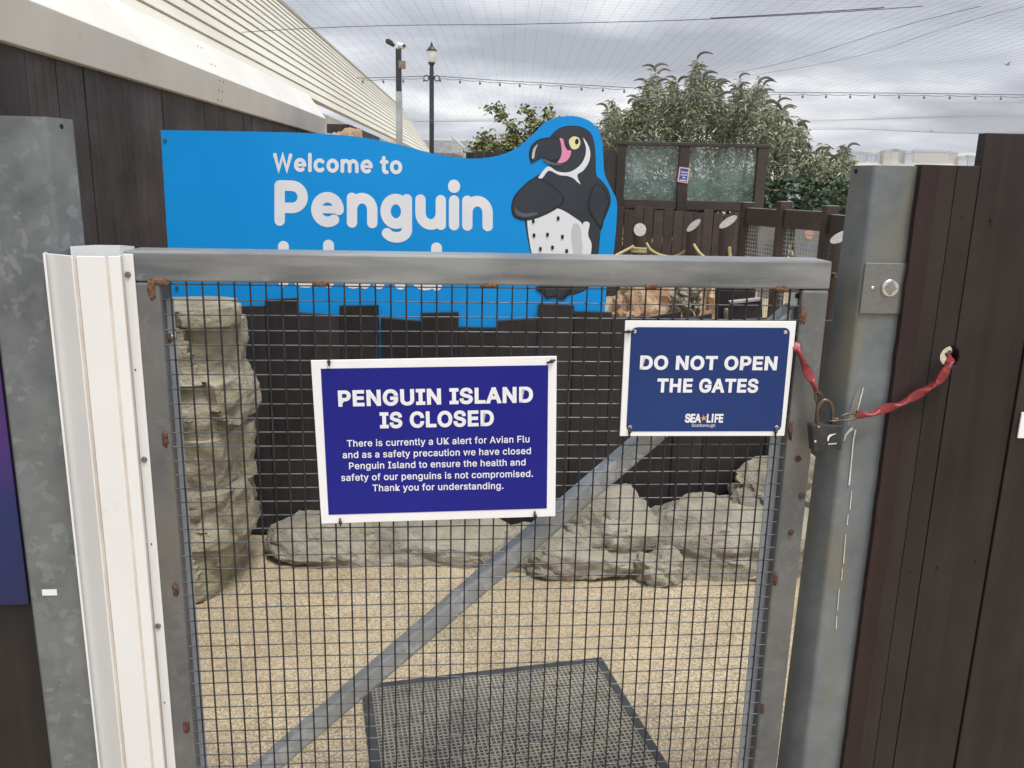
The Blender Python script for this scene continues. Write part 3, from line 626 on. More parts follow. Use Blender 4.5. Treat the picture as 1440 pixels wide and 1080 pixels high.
# rounded stroke lettering -------------------------------------------
E_ = .15
def arc(cx, cy, rx, ry, a0, a1, n=14): return [(cx+rx*math.cos(R(a0+(a1-a0)*i/n)), cy+ry*math.sin(R(a0+(a1-a0)*i/n))) for i in range(n+1)]
GL = {
 'P': (.98, [[(E_,E_),(E_,1.15)], [(E_,1.15),(.50,1.15)]+arc(.50,.835,.32,.315,90,-90)+[(E_,.52)]]),
 'e': (.95, [[(.17,.50),(.80,.50)], arc(.475,.5,.325,.35,0,306,26)]),
 'n': (.89, [[(E_,E_),(E_,.85)], arc(.445,.52,.295,.33,180,0)+[(.74,E_)]]),
 'm': (1.38, [[(E_,E_),(E_,.85)], arc(.42,.53,.27,.32,180,0)+[(.69,E_)], arc(.96,.53,.27,.32,180,0)+[(1.23,E_)]]),
 'g': (.93, [arc(.45,.5,.30,.35,0,360,24), [(.77,.85),(.77,-.02)]+arc(.46,-.02,.31,.22,0,-150,12)]),
 'u': (.89, [[(E_,.85),(E_,.48)]+arc(.445,.48,.295,.33,180,360), [(.74,.85),(.74,E_)]]),
 'i': (.30, [[(E_,E_),(E_,.85)], [(E_,1.24),(E_,1.27)]]),
 'I': (.30, [[(E_,E_),(E_,1.15)]]),
 'l': (.30, [[(E_,E_),(E_,1.22)]]),
 's': (.78, [smooth_poly([(.63,.74),(.52,.85),(.34,.86),(.19,.77),(.19,.62),(.35,.52),(.52,.46),(.62,.34),(.57,.2),(.42,.14),(.24,.16),(.13,.26)], False, 4)]),
 'a': (.93, [arc(.45,.5,.30,.35,0,360,24), [(.77,.85),(.77,E_)]]),
 'd': (.93, [arc(.45,.5,.30,.35,0,360,24), [(.77,1.22),(.77,E_)]]),
 'W': (1.44, [[(.14,1.15),(.42,.16),(.72,1.10),(1.02,.16),(1.30,1.15)]]),
 'c': (.86, [arc(.475,.5,.325,.35,48,312,20)]),
 'o': (.95, [arc(.475,.5,.325,.35,0,360,26)]),
 't': (.62, [[(.28,1.12),(.28,.34)]+arc(.44,.34,.16,.19,180,270,6)+[(.5,E_)], [(.12,.84),(.50,.84)]]),
}
def stroke(mb, pts, hw, tf, mi=0):
    P = []
    for p in pts:
        p = Vector((p[0], p[1]))
        if not P or (p-P[-1]).length > .012 or p is pts[-1]: P.append(p)
    n = len(P)
    closed = (P[0]-P[-1]).length < 1e-3 and n > 3
    if closed: P = P[:-1]; n -= 1
    L_, R_ = [], []
    for i in range(n):
        if closed: t0 = (P[i]-P[i-1]).normalized(); t1 = (P[(i+1) % n]-P[i]).normalized()
        else:
            t0 = (P[i]-P[i-1]).normalized() if i else (P[1]-P[0]).normalized(); t1 = (P[i+1]-P[i]).normalized() if i < n-1 else t0
        t = (t0+t1).normalized(); nv = Vector((-t.y, t.x)); k = hw/max(.45, nv.dot(Vector((-t1.y, t1.x))))
        L_.append(P[i]+nv*k); R_.append(P[i]-nv*k)
    vs = [tf(*q) for q in L_]+[tf(*q) for q in R_]
    m_ = n if closed else n-1
    mb.add(vs, [(i, (i+1) % n, (i+1) % n+n, i+n) for i in range(m_)], mi)
    if not closed:
        for c, t in ((P[0], (P[0]-P[1]).normalized()), (P[-1], (P[-1]-P[-2]).normalized())):
            a0 = math.atan2(t.y, t.x)-math.pi/2
            mb.add([tf(c.x+hw*math.cos(a0+math.pi*i/10), c.y+hw*math.sin(a0+math.pi*i/10)) for i in range(11)], [tuple(range(11))], mi)
def word(mb, txt, x0, y0, x1, slope, xh, gap=.10, hw=.15, dots=True):
    tot = sum(GL[c][0]+gap if c != ' ' else .42 for c in txt)-gap
    sx = (x1-x0)/tot; x = 0; lay = 0
    for c in txt:
        if c == ' ': x += .42; continue
        wd, strokes = GL[c]
        for k, s_ in enumerate(strokes):
            yo = -.0008-.00012*k
            tf = lambda u, v, x=x, yo=yo: W(x0+(x+u)*sx, y0+slope*(x+u)*sx-v*xh, YS+yo)
            stroke(mb, s_, (.175 if c == 'i' and k == 1 else hw*.72 if c == 'e' and k == 0 else hw), tf)
        x += wd+gap
for wd_ in (('Welcome to', 384, 241.3, 566, .024, 20.5, .10, .135), ('Penguin', 386, 317.5, 693, .026, 49.5, .085), ('Island', 391, 403, 622, .026, 49.5, .085)):
    mb = MB(); word(mb, *wd_); mb.build('text_line', MT['letter'], sign)
for x, y in ((232,196),(249,404)): mb = MB(); mb.disc(W(x, y, YS-.0008), (0,-1,0), .007, .004, 10); mb.build('fixing_bolt', MT['screw'], sign)
# generic bird illustration: flat printed layers ----------------------
pg = MB(); LAY = [0]
def pr(pts, mi, sm=True, k=5):
    LAY[0] += 1
    q = smooth_poly(pts, True, k) if sm else pts
    pg.flat([W(x, y, YS-.0006-.00014*LAY[0]) for x, y in q], mi)
# 0 charcoal 1 black 2 grey 3 white 4 pale 5 pink 6 cream
body = [(775,192),(786,182),(802,178),(818,180),(830,188),(835,202),(837,222),(838,246),(846,255),(855,268),(858,284),(852,302),(845,318),(842,345),(838,380),(826,404),(800,414),(775,408),(756,385),(746,350),(740,318),(738,300),(740,270),(750,252),(764,242),(773,232),(768,218),(768,204)]
cxm, cym = 798, 290
pr([(cxm+(x-cxm)*1.015, cym+(y-cym)*1.012) for x, y in body], 1)
pr(body, 0)
pr([(742,300),(760,296),(784,293),(808,306),(820,318),(822,345),(818,380),(800,400),(775,398),(757,378),(746,348)], 3)          # belly
pr([(806,316),(815,318),(819,345),(815,380),(803,398),(806,360),(803,335)], 4)                                           # belly, shaded print
pr([(820,314),(829,314),(827,330),(832,345),(828,370),(820,390),(822,360),(818,338)], 3)                                # flank stripe
pr([(820,194),(826,202),(830,214),(828,228),(820,240),(812,246),(816,258),(824,272),(818,268),(810,254),(800,248),(786,246),(772,240),(763,250),(756,252),(764,240),(772,234),(784,241),(800,242),(814,234),(822,222),(824,208)], 3)  # white band round the head
pr([(742,262),(762,252),(790,250),(812,256),(828,272),(835,284),(826,300),(806,300),(784,292),(762,296),(744,300),(733,290),(734,274)], 0)   # breast band
# flippers
pr([(752,250),(735,262),(722,278),(719,294),(724,306),(740,310),(760,305),(782,294),(794,282),(786,268),(770,256)], 1)
pr([(752,252),(737,263),(724,279),(721,294),(726,304),(740,307.5),(759,303),(780,292.5),(791,281.5),(784,269),(768,257)], 0)
pr([(724,292),(727,302),(740,305),(756,301),(752,299),(738,300),(729,297)], 2)
pr([(838,258),(850,266),(857,284),(851,302),(846,322),(840,316),(832,304),(826,290),(830,272)], 1)
pr([(839,260),(849,268),(855,284),(849,301),(845,317),(840,312),(834,302),(829,290),(832,273)], 0)
# head: bill, bare pink skin, eye
pr([(744,217),(747,205),(756,197),(768,193.5),(785,194),(796,204),(800,214),(794,224),(780,228),(768,225),(762,222),(752,227),(747,229)], 1)
pr([(746,218),(749,206),(757,199),(768,195.5),(784,196),(793,205),(797,213),(790,221),(776,225),(766,221),(758,222),(750,226)], 0)
pr([(748,222),(750,210),(756,203),(753,211),(751,222)], 4)
pr([(787,194.5),(792,196),(794,204),(798,211),(803,212),(801,221),(794,228),(784,229),(788,222),(790,214),(789,203)], 5)
pr([(800,198),(806,192),(814,194),(816,202),(812,209),(804,209)], 6)
pr([(809,197),(812,195),(814,199),(812,203),(809,202)], 1)
pr([(764,223),(776,228),(792,231),(780,232.5),(768,229)], 2)
for x, y in ((750,311),(751,331),(785,307),(791,333),(777,348),(797,353),(760,350),(770,330)):
    pr([(x-1.5,y-2.5),(x+1.8,y-2),(x+1.3,y+2.8),(x-1.8,y+2)], 1, True, 3)
# feet
pr([(752,405),(766,402),(790,403),(806,405),(800,414),(790,422),(780,418),(768,420),(764,414)], 1)
pr([(768,407),(786,406),(797,409),(789,419),(780,415),(770,417)], 0)
pg.build('penguin_picture', [MT['pen_dark'], MT['pen_black'], MT['pen_grey'], MT['pen_white'], MT['pen_pale'], MT['pen_pink'], MT['pen_cream']], sign)

# ================================================================== GATE
gate = empty('gate', gw(.53, 0), 'galvanised steel gate with wire mesh and a diagonal brace, chained shut', 'gate')
DF = .006     # front face of the frame, proud of the mesh
hL0, zT = gh(187, 359, DF); hL1, _ = gh(226, 420, DF)
hO = gh(172, 354, DF)[0]
hR1, _ = gh(1171.5, 366, DF); hR0, _ = gh(1126, 430, DF)
zTb = gh(700, 402, DF)[1]; zT = gh(700, 360.5, DF)[1]
DB = -.044
mb = MB(); mb.gbox(hO, hR1, zTb, zT, DB-.028, DF); mb.build('top_rail', MT['galv_rail'], gate, bevel=.0035)
mb = MB(); mb.gbox(hO, hL1, .06, zTb-.0005, DB, DF); mb.build('hinge_stile', MT['galv_gate'], gate, bevel=.005)
mb = MB(); mb.gbox(hR0, hR1, .06, zTb-.0005, DB, DF); mb.build('latch_stile', MT['galv_gate'], gate, bevel=.005)
mb = MB(); mb.gbox(hL1+.0005, hR0-.0005, .06, .11, DB, DF); mb.build('bottom_rail', MT['galv_gate'], gate, bevel=.005)
for (h0, h1) in ((hL1-.001, hL1+.012), (hR0-.021, hR0+.001)):
    mb = MB(); mb.gbox(h0, h1, .112, zTb-.030, -.022, -.018); mb.build('inner_lip', MT['galv_lip'], gate, bevel=.001)
# welded wire mesh
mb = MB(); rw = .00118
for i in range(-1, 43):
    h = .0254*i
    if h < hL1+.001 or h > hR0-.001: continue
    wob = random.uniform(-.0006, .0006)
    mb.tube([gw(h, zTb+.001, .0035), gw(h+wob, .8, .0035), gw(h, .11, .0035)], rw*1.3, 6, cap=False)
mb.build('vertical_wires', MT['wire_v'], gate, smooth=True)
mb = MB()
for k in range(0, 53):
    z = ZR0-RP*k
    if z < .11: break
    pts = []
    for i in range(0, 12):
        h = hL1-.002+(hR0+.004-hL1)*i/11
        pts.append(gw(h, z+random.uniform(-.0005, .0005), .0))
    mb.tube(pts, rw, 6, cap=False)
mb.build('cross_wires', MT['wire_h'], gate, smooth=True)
# diagonal brace behind the mesh
def gpt(px, py, d=-.012): return gp(px, py, d)
dbr = -.0135
A1, A2 = gh(736, 758, dbr), gh(583, 890, dbr)        # front face, upper edge
B1, B2 = gh(762, 765, dbr), gh(623, 891, dbr)       # front face, lower edge
th = math.atan2(A1[1]-A2[1], A1[0]-A2[0]); ax_ = Vector((math.cos(th), math.sin(th)))
nr = Vector((-ax_.y, ax_.x))
def lineo(p): return p[0]*nr.x+p[1]*nr.y
oU = (lineo(A1)+lineo(A2))/2; oL = (lineo(B1)+lineo(B2))/2
base = Vector(A1)
def bpt(hh, off, d):
    # point on the line offset 'off' along nr at horizontal position hh
    yv = (off-hh*nr.x)/nr.y
    return gw(hh, yv, d)
def brace_line(off, d, inset=0):
    # clip to the opening
    pts = []
    h_a = hL1; 
    z_a = (off-h_a*nr.x)/nr.y
    if z_a < .11: z_a = .11; h_a = (off-z_a*nr.y)/nr.x
    h_b = hR0-.001; z_b = (off-h_b*nr.x)/nr.y
    if z_b > zTb-.001: z_b = zTb-.001; h_b = (off-z_b*nr.y)/nr.x
    return gw(h_a, z_a, d), gw(h_b, z_b, d)
mb = MB()
db2 = -.056
pU, qU = brace_line(oU, dbr); pL, qL = brace_line(oL, dbr)
pU2, qU2 = brace_line(oU, db2); pL2, qL2 = brace_line(oL, db2)
mb.add([pU, qU, qL, pL, pU2, qU2, qL2, pL2], [(0,1,2,3),(7,6,5,4),(0,4,5,1),(3,2,6,7),(0,3,7,4),(1,5,6,2)])
mb.build('diagonal_brace', MT['galv_brace'], gate, bevel=.006)
# corner plate with a hole
mb = MB(); hc, zc_ = gh(1121, 416, -.006)
mb.gbox(hc-.014, hR0-.0005, zc_-.020, zTb-.0006, -.012, -.004); cpz = mb.build('corner_plate', MT['galv_brace'], gate, bevel=.002)
mb = MB(); mb.disc(gw(hc+.0, zc_, -.0045), GN, .0048, .0012, 14); mb.build('bolt_hole', MT['hole'], cpz)
# rusty welds
def weld(px, py, wpx, hpx, mat='rust', d=DF):
    mb = MB(); c = gh(px, py, d); s = 1/860.
    bm = bmesh.new(); bmesh.ops.create_icosphere(bm, subdivisions=3, radius=1)
    vs = []
    for v in bm.verts:
        q = v.co.copy(); q.x = math.copysign(abs(q.x)**.6, q.x); q.z = math.copysign(abs(q.z)**.6, q.z)
        q *= 1+.45*noise.noise(q*2.3+Vector((px*.1, py*.1, 0)))+.25*noise.noise(q*6+Vector((py*.1, px*.1, 0)))
        vs.append(gw(c[0]+q.x*wpx*s/2, c[1]+q.z*hpx*s/2, d-.001+q.y*-.0026))
    mb.add(vs, [tuple(v.index for v in f.verts) for f in bm.faces]); bm.free()
    return mb.build('weld', MT[mat], gate, smooth=True)
weld(225, 396, 30, 10); weld(213.5, 408, 11, 30)
for x, y in ((451,399),(688,401),(916,403)): weld(x, y, 22, 7)
weld(1100, 406, 24, 9); weld(1130, 442, 9, 26)
for x, y, hh in ((232,617,24),(247,829,22),(262,1022,22)): weld(x, y, 10, hh, 'rust_dark')
for x, y, hh in ((1112,606,28),(1091,814,24),(1072,996,20)): weld(x, y, 6.5, hh, 'rust_dark')
# hinge bolt seen through the mesh
mb = MB(); c = gp(236, 475, -.02); mb.tube([c-GA*.03, c+GA*.006-GN*.002], .0085, 12); 
hb = mb.build('hinge_bolt', MT['rust'], gate, smooth=True, auto=40)
mb = MB(); mb.tube([c+GA*.0062-GN*.002, c+GA*.013-GN*.003], [.0075,.006], 12); mb.build('bolt_end', MT['screw'], hb, smooth=True, auto=40)
# rusty screws in the latch stile
for x, y in ((1122,645),(1127,697),(1112,748)):
    mb = MB(); c = gp(x, y, DF); mb.lathe(c, [(.0058,0),(.0056,.002),(.004,.0036),(.0018,.004),(.0016,.002)], 12, GN); mb.build('screw', MT['rust_dark'], gate, smooth=True, auto=40)
# small latch bits in the gap
c = gp(1174.5, 387, -.02); mb = MB(); h_ = gh(1174.5, 387, -.02)[0]; mb.gbox(h_-.004, h_+.002, c.z-.005, c.z+.004, -.03, -.014)
mb.build('latch_tab', MT['brass'], gate, bevel=.001)

# ================================================================== WHITE FINGER GUARD AT THE HINGE
guard = empty('finger_guard', gw(-.16, 0, .02), 'white plastic finger guard covering the hinge gap between left post and gate', 'gate guard')
def vstrip(mb, px0, px1, py, d0, d1, zb, zt, th=.004):
    h0 = gh(px0, py, d0)[0]; h1 = gh(px1, py, d1)[0]
    a, c = gw(h0, 0, d0), gw(h1, 0, d1); t = (c-a).normalized(); nrm = Vector((t.y, -t.x, 0)); 
    mb.prism([a+Vector((0,0,zb)), c+Vector((0,0,zb)), c+Vector((0,0,zt)), a+Vector((0,0,zt))], -nrm*th)
    return a, c, nrm
zg = gh(100, 359, .03)[1]
strips = [(63,100,-.002,.038),(106.5,147,.040,.040),(152,169,.040,.030)]
for x0, x1, d0, d1 in strips:
    mb = MB(); vstrip(mb, x0, x1, 359, d0, d1, .04, zg, .003); mb.build('guard_panel', MT['pvc'], guard, bevel=.001)
for x0, x1, d0, d1 in ((100.2,106.3,.036,.038),(147.2,151.8,.0385,.0385)):
    mb = MB(); vstrip(mb, x0, x1, 359, d0, d1, .04, zg-.004, .003); mb.build('guard_hinge', MT['pvc_edge'], guard)
mb = MB(); vstrip(mb, 63.2, 70, 357, .012, -.03, .04, zg+.001, .003); mb.build('guard_edge', MT['pvc'], guard)
mb = MB(); vstrip(mb, 169.3, 172, 359, .029, .012, .04, zg, .003); mb.build('guard_fold', MT['pvc_edge'], guard)
mb = MB(); zs_ = zT-.0045; vstrip(mb, 172.5, 187, 362, .0095, .0095, .04, zs_, .003); st = mb.build('fixing_strip', MT['pvc'], guard, bevel=.0008)
for x, y in ((180,386),(203,646),(222.5,880)):
    mb = MB(); c = gp(x, y, .0095); mb.lathe(c, [(.0052,0),(.0048,.0018),(.0026,.003),(.0022,.0012),(.0002,.0010)], 12, GN); mb.build('screw', MT['screw'], st, smooth=True, auto=35)
for x, y in ((191,520),(213.5,765),(232,988)):
    mb = MB(); mb.disc(gp(x-.5, y, .0096), GN, .0014, .0006, 8); mb.build('screw_hole', MT['hole'], st)
# rear guard seen over the top
mb = MB(); h0, h1 = gh(128, 345, -.06)[0], gh(196, 347, -.06)[0]; zr = gh(150, 345, -.06)[1]
pts = [gw(h0-.02, 0, -.03), gw(h0+.005, 0, -.065), gw(h0+.045, 0, -.067), gw(h1-.004, 0, -.048)]
for a_, c_ in zip(pts[:-1], pts[1:]):
    mb.prism([a_+Vector((0,0,.05)), c_+Vector((0,0,.05)), c_+Vector((0,0,zr)), a_+Vector((0,0,zr))], GN*.003)
mb.build('rear_panel', MT['pvc'], guard)

# ================================================================== POSTS
def post(name, plan, zt, mat, label, th=.004, lean=None):
    root = empty(name, gw(plan[1][0], 0, plan[1][1]), label, 'gate post')
    # folded sheet: outer plan polyline with rounded bends, closed at the back
    outer = smooth_bend(plan)
    mb = MB()
    L0 = [gw(h, 0, d) for h, d in outer]; n = len(L0)
    inn = []
    for i in range(n):
        t = (L0[min(i+1,n-1)]-L0[max(i-1,0)]).normalized(); nv = Vector((t.y, -t.x, 0)); inn.append(L0[i]-nv*th)
    ring = L0 + inn[::-1]
    mb.prism([q+Vector((0,0,0)) for q in ring], (0,0,zt))
    if lean:                       # the gate-side edge stands out of plumb at the foot
        for v in mb.v:
            h = (v-G0).dot(GA); k = min(1, max(0, (lean[1]-h)/(lean[1]-lean[0])))
            v += GA*(lean[2]*k*(1-v.z/zt))
    mb.build('post_shell', mat, root, smooth=True, auto=35)
    return root
def smooth_bend(pl, r=.007, k=4):
    o = [pl[0]]
    for a, b_, c in zip(pl[:-2], pl[1:-1], pl[2:]):
        A, B, C = Vector(a), Vector(b_), Vector(c); t0 = (A-B).normalized(); t1 = (C-B).normalized()
        rr = min(r, (A-B).length*.4, (C-B).length*.4); P0, P1 = B+t0*rr, B+t1*rr
        for i in range(k+1):
            t = i/k; q = P0*(1-t)**2+B*2*t*(1-t)+P1*t*t; o.append((q.x, q.y))
    o.append(pl[-1]); return o
# left: broad front face, side face turned to the gate
dl = -.01
hA = gh(-42, 165, dl)[0]; hB = gh(64, 164, dl)[0]; hC = gh(104, 170, dl-.055)[0]
ztl = gh(60, 164, dl)[1]
lp = post('gate_post', [(hA, dl-.10), (hA, dl), (hB, dl), (hC, dl-.055), (hC-.055, dl-.12)], ztl, MT['galv_dark'], 'spangled dark galvanised gate post at the left, behind the white plastic guard')
lp['group'] = 'steel gate posts'
mb = MB(); c = gh(84.5, 178, dl-.026)
nside = (gw(hC,0,dl-.055)-gw(hB,0,dl)).normalized(); nsd = Vector((nside.y, -nside.x, 0))
mb.disc(gp(84.5, 178, dl-.03)+nsd*.002, nsd, .0042, .001, 12); mb.build('bolt_hole', MT['hole'], lp)
mb = MB(); c = gh(70, 833, dl); mb.gbox(c[0]-.0125, c[0]+.0125, c[1]-.0055, c[1]+.0055, dl, dl+.0012); mb.build('label_sticker', MT['sign_white'], lp)
# right
d2 = .012
hA = gh(1196, 234, d2-.06)[0]; hB = gh(1230, 235, d2)[0]; hC = gh(1318, 233, d2)[0]
ztr = gh(1260, 233, d2)[1]
rp_ = post('gate_post', [(hA+.052, d2-.12), (hA, d2-.06), (hB, d2), (hC, d2), (hC, d2-.05)], ztr, MT['galv_post'], 'pale grey galvanised gate post at the right carrying a push button plate', lean=(hA, hB, -.022))
rp_['group'] = 'steel gate posts'
nside = (gw(hB,0,d2)-gw(hA,0,d2-.06)).normalized(); nsd = Vector((nside.y, -nside.x, 0))
mb = MB(); mb.disc(gp(1207, 241, d2-.045)+nsd*.0045, nsd, .0042, .001, 12); mb.build('bolt_hole', MT['hole'], rp_)
# paint drip on the right post
mb = MB()
def dpath(pts, widths, dd=d2+.0015):
    for (a, b_), (w0, w1) in zip(zip(pts[:-1], pts[1:]), zip(widths[:-1], widths[1:])):
        A, B = gp(*a, dd), gp(*b_, dd); t = (B-A).normalized(); s_ = t.cross(GN)
        mb.prism([A-s_*w0, A+s_*w0, B+s_*w1, B-s_*w1], GN*.0008)
dpath([(1214,545),(1211,556),(1207,572),(1203,584)], [.0005,.0012,.0008,.0006]); mb.build('paint_drip', MT['paint_drip'], rp_); mb = MB(); dpath([(1199,602),(1194,606),(1189,612),(1187,620)], [.003,.0022,.0016,.0004])
mb.build('paint_drip', MT['paint_drip'], rp_); mb = MB(); dpath([(1203,604),(1200,618),(1197,650),(1194,682)], [.0016,.0012,.0008,.0016])
for sg in ([(1197.5,690),(1195,716)], [(1192.5,724),(1191,738)], [(1189,752),(1186,792)], [(1184.5,800),(1183,816)], [(1180,828),(1177.5,858)], [(1176.5,866),(1175.5,884)]):
    mb.build('paint_drip', MT['paint_drip'], rp_); mb = MB(); dpath(sg, [.0005,.0008])
mb.build('paint_drip', MT['paint_drip'], rp_)
mb = MB(); dpath([(1209,545),(1205,556),(1201,572),(1197,586),(1192,598)], [.001,.0055,.006,.0055,.002], d2+.0006); mb.build('paint_smear', pm('beige_paint_smear', (.17,.165,.145), (.22,.21,.18), 120, rough=.7), rp_)
# push button
pb = empty('push_button', gp(1250, 405, d2+.002), 'round metal push button on a steel plate fixed to the right gate post', 'button')
h0, z1_ = gh(1217, 369, d2+.003); h1, z0_ = gh(1285, 442, d2+.003)
mb = MB(); mb.gbox(h0, h1, z0_, z1_, d2+.0005, d2+.004); mb.build('wall_plate', MT['steel'], pb, bevel=.003)
c = gp(1251, 405, d2+.0042); mb = MB(); mb.lathe(c, [(.0155,0),(.0155,.003),(.0138,.005),(.0122,.005),(.0120,.0036),(.0001,.0036)], 28, GN); bt = mb.build('button_ring', MT['steel_bright'], pb, smooth=True, auto=30)
mb = MB(); mb.lathe(gp(1251, 405, d2+.0078), [(.0115,0),(.0112,.0012),(.004,.0018),(.0001,.0018)], 24, GN); mb.build('button_cap', MT['screw'], bt, smooth=True, auto=40)
for x, y in ((1227,405),(1277,404)):
    mb = MB(); mb.lathe(gp(x, y, d2+.0042), [(.0035,0),(.003,.0012),(.001,.0018)], 10, GN); mb.build('screw', MT['steel_bright'], pb, smooth=True)

# ================================================================== RIGHT BOARD FENCE
df = d2+.012
rf_ = empty('board_fence', gw(1.35, 0, df), 'dark brown vertical board fence right of the gate, pierced by a hole', 'fence')
def hx(px, py): return gh(px, py, df)[0]
hC0 = hx(1296, 233); hCb = hx(1321, 233); hB_ = hx(1347, 233); hA_ = hx(1380, 237)
zlow = gh(1340, 232.5, df)[1]; ztall = gh(1400, 187, df)[1]
hh_, zh_ = gh(1333, 501, df)
def board(h0, h1, z1, d0, mat, notchR=None, notchL=None, jag=0, label=None):
    pts = [(h0, .02), (h1, .02)]
    if notchR:
        zc, rx, rz = notchR; pts += [(h1-rx*math.sin(math.pi*i/14), zc-rz*math.cos(math.pi*i/14)) for i in range(15)]
    pts += [(h1, z1)]; pts += [(h0, z1)]
    if notchL:
        zc, rx, rz = notchL; pts += [(h0+rx*math.sin(math.pi*i/14), zc+rz*math.cos(math.pi*i/14)) for i in range(15)]
    if jag:
        for i in range(60):
            z = z1-(z1-.02)*(i+1)/61; pts.append((h0+jag*(noise.noise(Vector((z*25, 0, 0)))+.5*noise.noise(Vector((z*80, 3, 0)))), z))
    mb = MB(); mb.prism([gw(h, z, d0) for h, z in pts], -GN*.022)
    return mb.build('board', mat, rf_, bevel=.0012, label=label)
board(hC0, hCb-.0002, zlow, df+.001, MT['plank_red'], jag=.0016, label='reddish brown board beside the steel post')
board(hCb+.0002, hB_-.0004, zlow, df, MT['plank_near'])
board(hB_+.0004, hA_-.0014, zlow, df, MT['plank_near'], notchR=(zh_, .0235, .019))
hD = gh(1404, 735, df)[0]; hD2 = gh(1488, 187, df)[0]
board(hA_+.0016, gh(1440, 497, df)[0]-.0022, ztall, df-.002, MT['plank_near'], notchL=(zh_-.002, .010, .017))
hx1 = gh(1440, 497, df)[0]
board(hx1+.0022, hx1+.15, ztall-.01, df-.001, MT['plank_near'])
board(hx1+.153, hx1+.30, ztall, df-.003, MT['plank_near'])
for x, y in ((1351,305),(1394,310),(1372,790),(1318,798),(1280,803)): mb = MB(); mb.disc(gp(x, y, df-.001), GN, .0022, .0018, 8); mb.build('nail_hole', MT['hole'], rf_)
mb = MB(); mb.gbox(hC0+.03, hx1+.30, .30, .38, df-.07, df-.026); mb.build('rail', MT['plank_near'], rf_)
# notice on the far right
mb = MB(); c0 = gh(1437.5, 580, df+.004); c1 = gh(1437.5, 616, df+.004); mb.gbox(c0[0], c0[0]+.14, c1[1], c0[1], df+.001, df+.004)
tag(mb.build('notice', MT['sign_white']), 'white notice at the right edge of the photo, on the dark board fence', 'notice')

# ================================================================== LEFT BOARD + POSTER
lb = empty('board_fence', gw(-.4, 0, -.07), 'near black board fence at the far left, behind the purple and blue poster', 'fence')
dlb = -.045
hp = gh(6, 420, dlb)[0]
mb = MB(); mb.gbox(hp-.55, gh(45,700,dlb)[0]+.05, .02, ztl-.19, dlb-.02, dlb); mb.build('board', MT['picket'], lb, bevel=.002)
hr = gh(0, 500, dlb+.004)[0]; hr = gh(41, 849, dlb+.004)[0]
c0 = gh(0, 490, dlb+.004); c1 = gh(20, 850, dlb+.004)
mb = MB(); mb.gbox(hr-.40, hr, c1[1], c0[1], dlb+.0008, dlb+.005)
tag(mb.build('poster', MT['poster'], bevel=.0008), 'purple to deep blue poster board at the left edge, on the near black board fence', 'poster')

# ================================================================== SIGNS ON THE GATE
def corners_sign(name, label, corners, inner, d, mat_in, rad=0.0, texts=(), thick=.004):
    TL, TR, BR, BL = [gp(x, y, d) for x, y in corners]
    root = empty(name, (TL+BR)/2, label, 'sign')
    mb = MB(); mb.prism([TL, TR, BR, BL], -GN*thick); mb.build('backing_board', MT['sign_white'], root, bevel=.0006)
    q = [gp(x, y, d+.0006) for x, y in inner]
    if rad:
        o = []
        for i in range(4):
            p_, c_, n_ = q[i-1], q[i], q[(i+1) % 4]; a = c_+(p_-c_).normalized()*rad; b_ = c_+(n_-c_).normalized()*rad
            for j in range(7): t = j/6; o.append(a*(1-t)**2+c_*2*t*(1-t)+b_*t*t)
        q = o
    mb = MB(); mb.flat(q); mb.build('blue_panel', mat_in, root)
    up = (TL-BL).normalized()
    for txt, L, Rr, cap, bold, spc in texts:
        mb = MB()
        A, B = gp(*L, d+.0011), gp(*Rr, d+.0011); s = (A-CAMPOS).dot(FW)/FPX
        put_text(mb, txt, A, B, cap*s, up, Vector((0,0,0)), bold, spc)
        mb.build('text_line', MT['letter'], root)
    return root
def tie(root, pts, d, r=.0018):
    mb = MB(); mb.tube([gp(x, y, d+k) for x, y, k in pts], r, 8)
    x, y, k = pts[len(pts)//2]; mb.ball(gp(x, y, d+k), .0034, n=6); mb.build('zip_tie', MT['black'], root, smooth=True)
BB = .030
s1 = corners_sign('closed_sign', 'large royal blue sign with white border announcing the closure, tied to the gate mesh', [(437,507),(783,501),(781,726),(452,736.5)], [(451,518.5),(771,513.5),(769,715),(462,724)], .0105, MT['sign_blue'], 0, [
    ('PENGUIN ISLAND', (476,572), (749.5,566), 23.5, .034, 1.07),
    ('IS CLOSED', (534.5,602.5), (694.5,599), 23.5, .034, 1.07),
    ('There is currently a UK alert for Avian Flu', (488,628.5), (744.5,622), 10, .011, 1.04),
    ('and as a safety precaution we have closed', (482,644.5), (746.5,638.5), 10, .011, 1.04),
    ('Penguin Island to ensure the health and', (491,660), (739,654.5), 10, .011, 1.04),
    ('safety of our penguins is not compromised.', (480,676.5), (749.5,670.5), 10, .011, 1.04),
    ('Thank you for understanding.', (524,691), (708,687.5), 10, .011, 1.04)])
tie(s1, [(462,505,.0),(462.5,509,.004),(463,514,.002)], .0105); tie(s1, [(769,510.5,.001),(776,508,.003),(783.5,505,-.004)], .0105)
tie(s1, [(478,729,.002),(478.5,735,.004),(479,739,-.004)], .0105); tie(s1, [(752,719,.002),(752.5,725,.004),(753,729,-.004)], .0105)
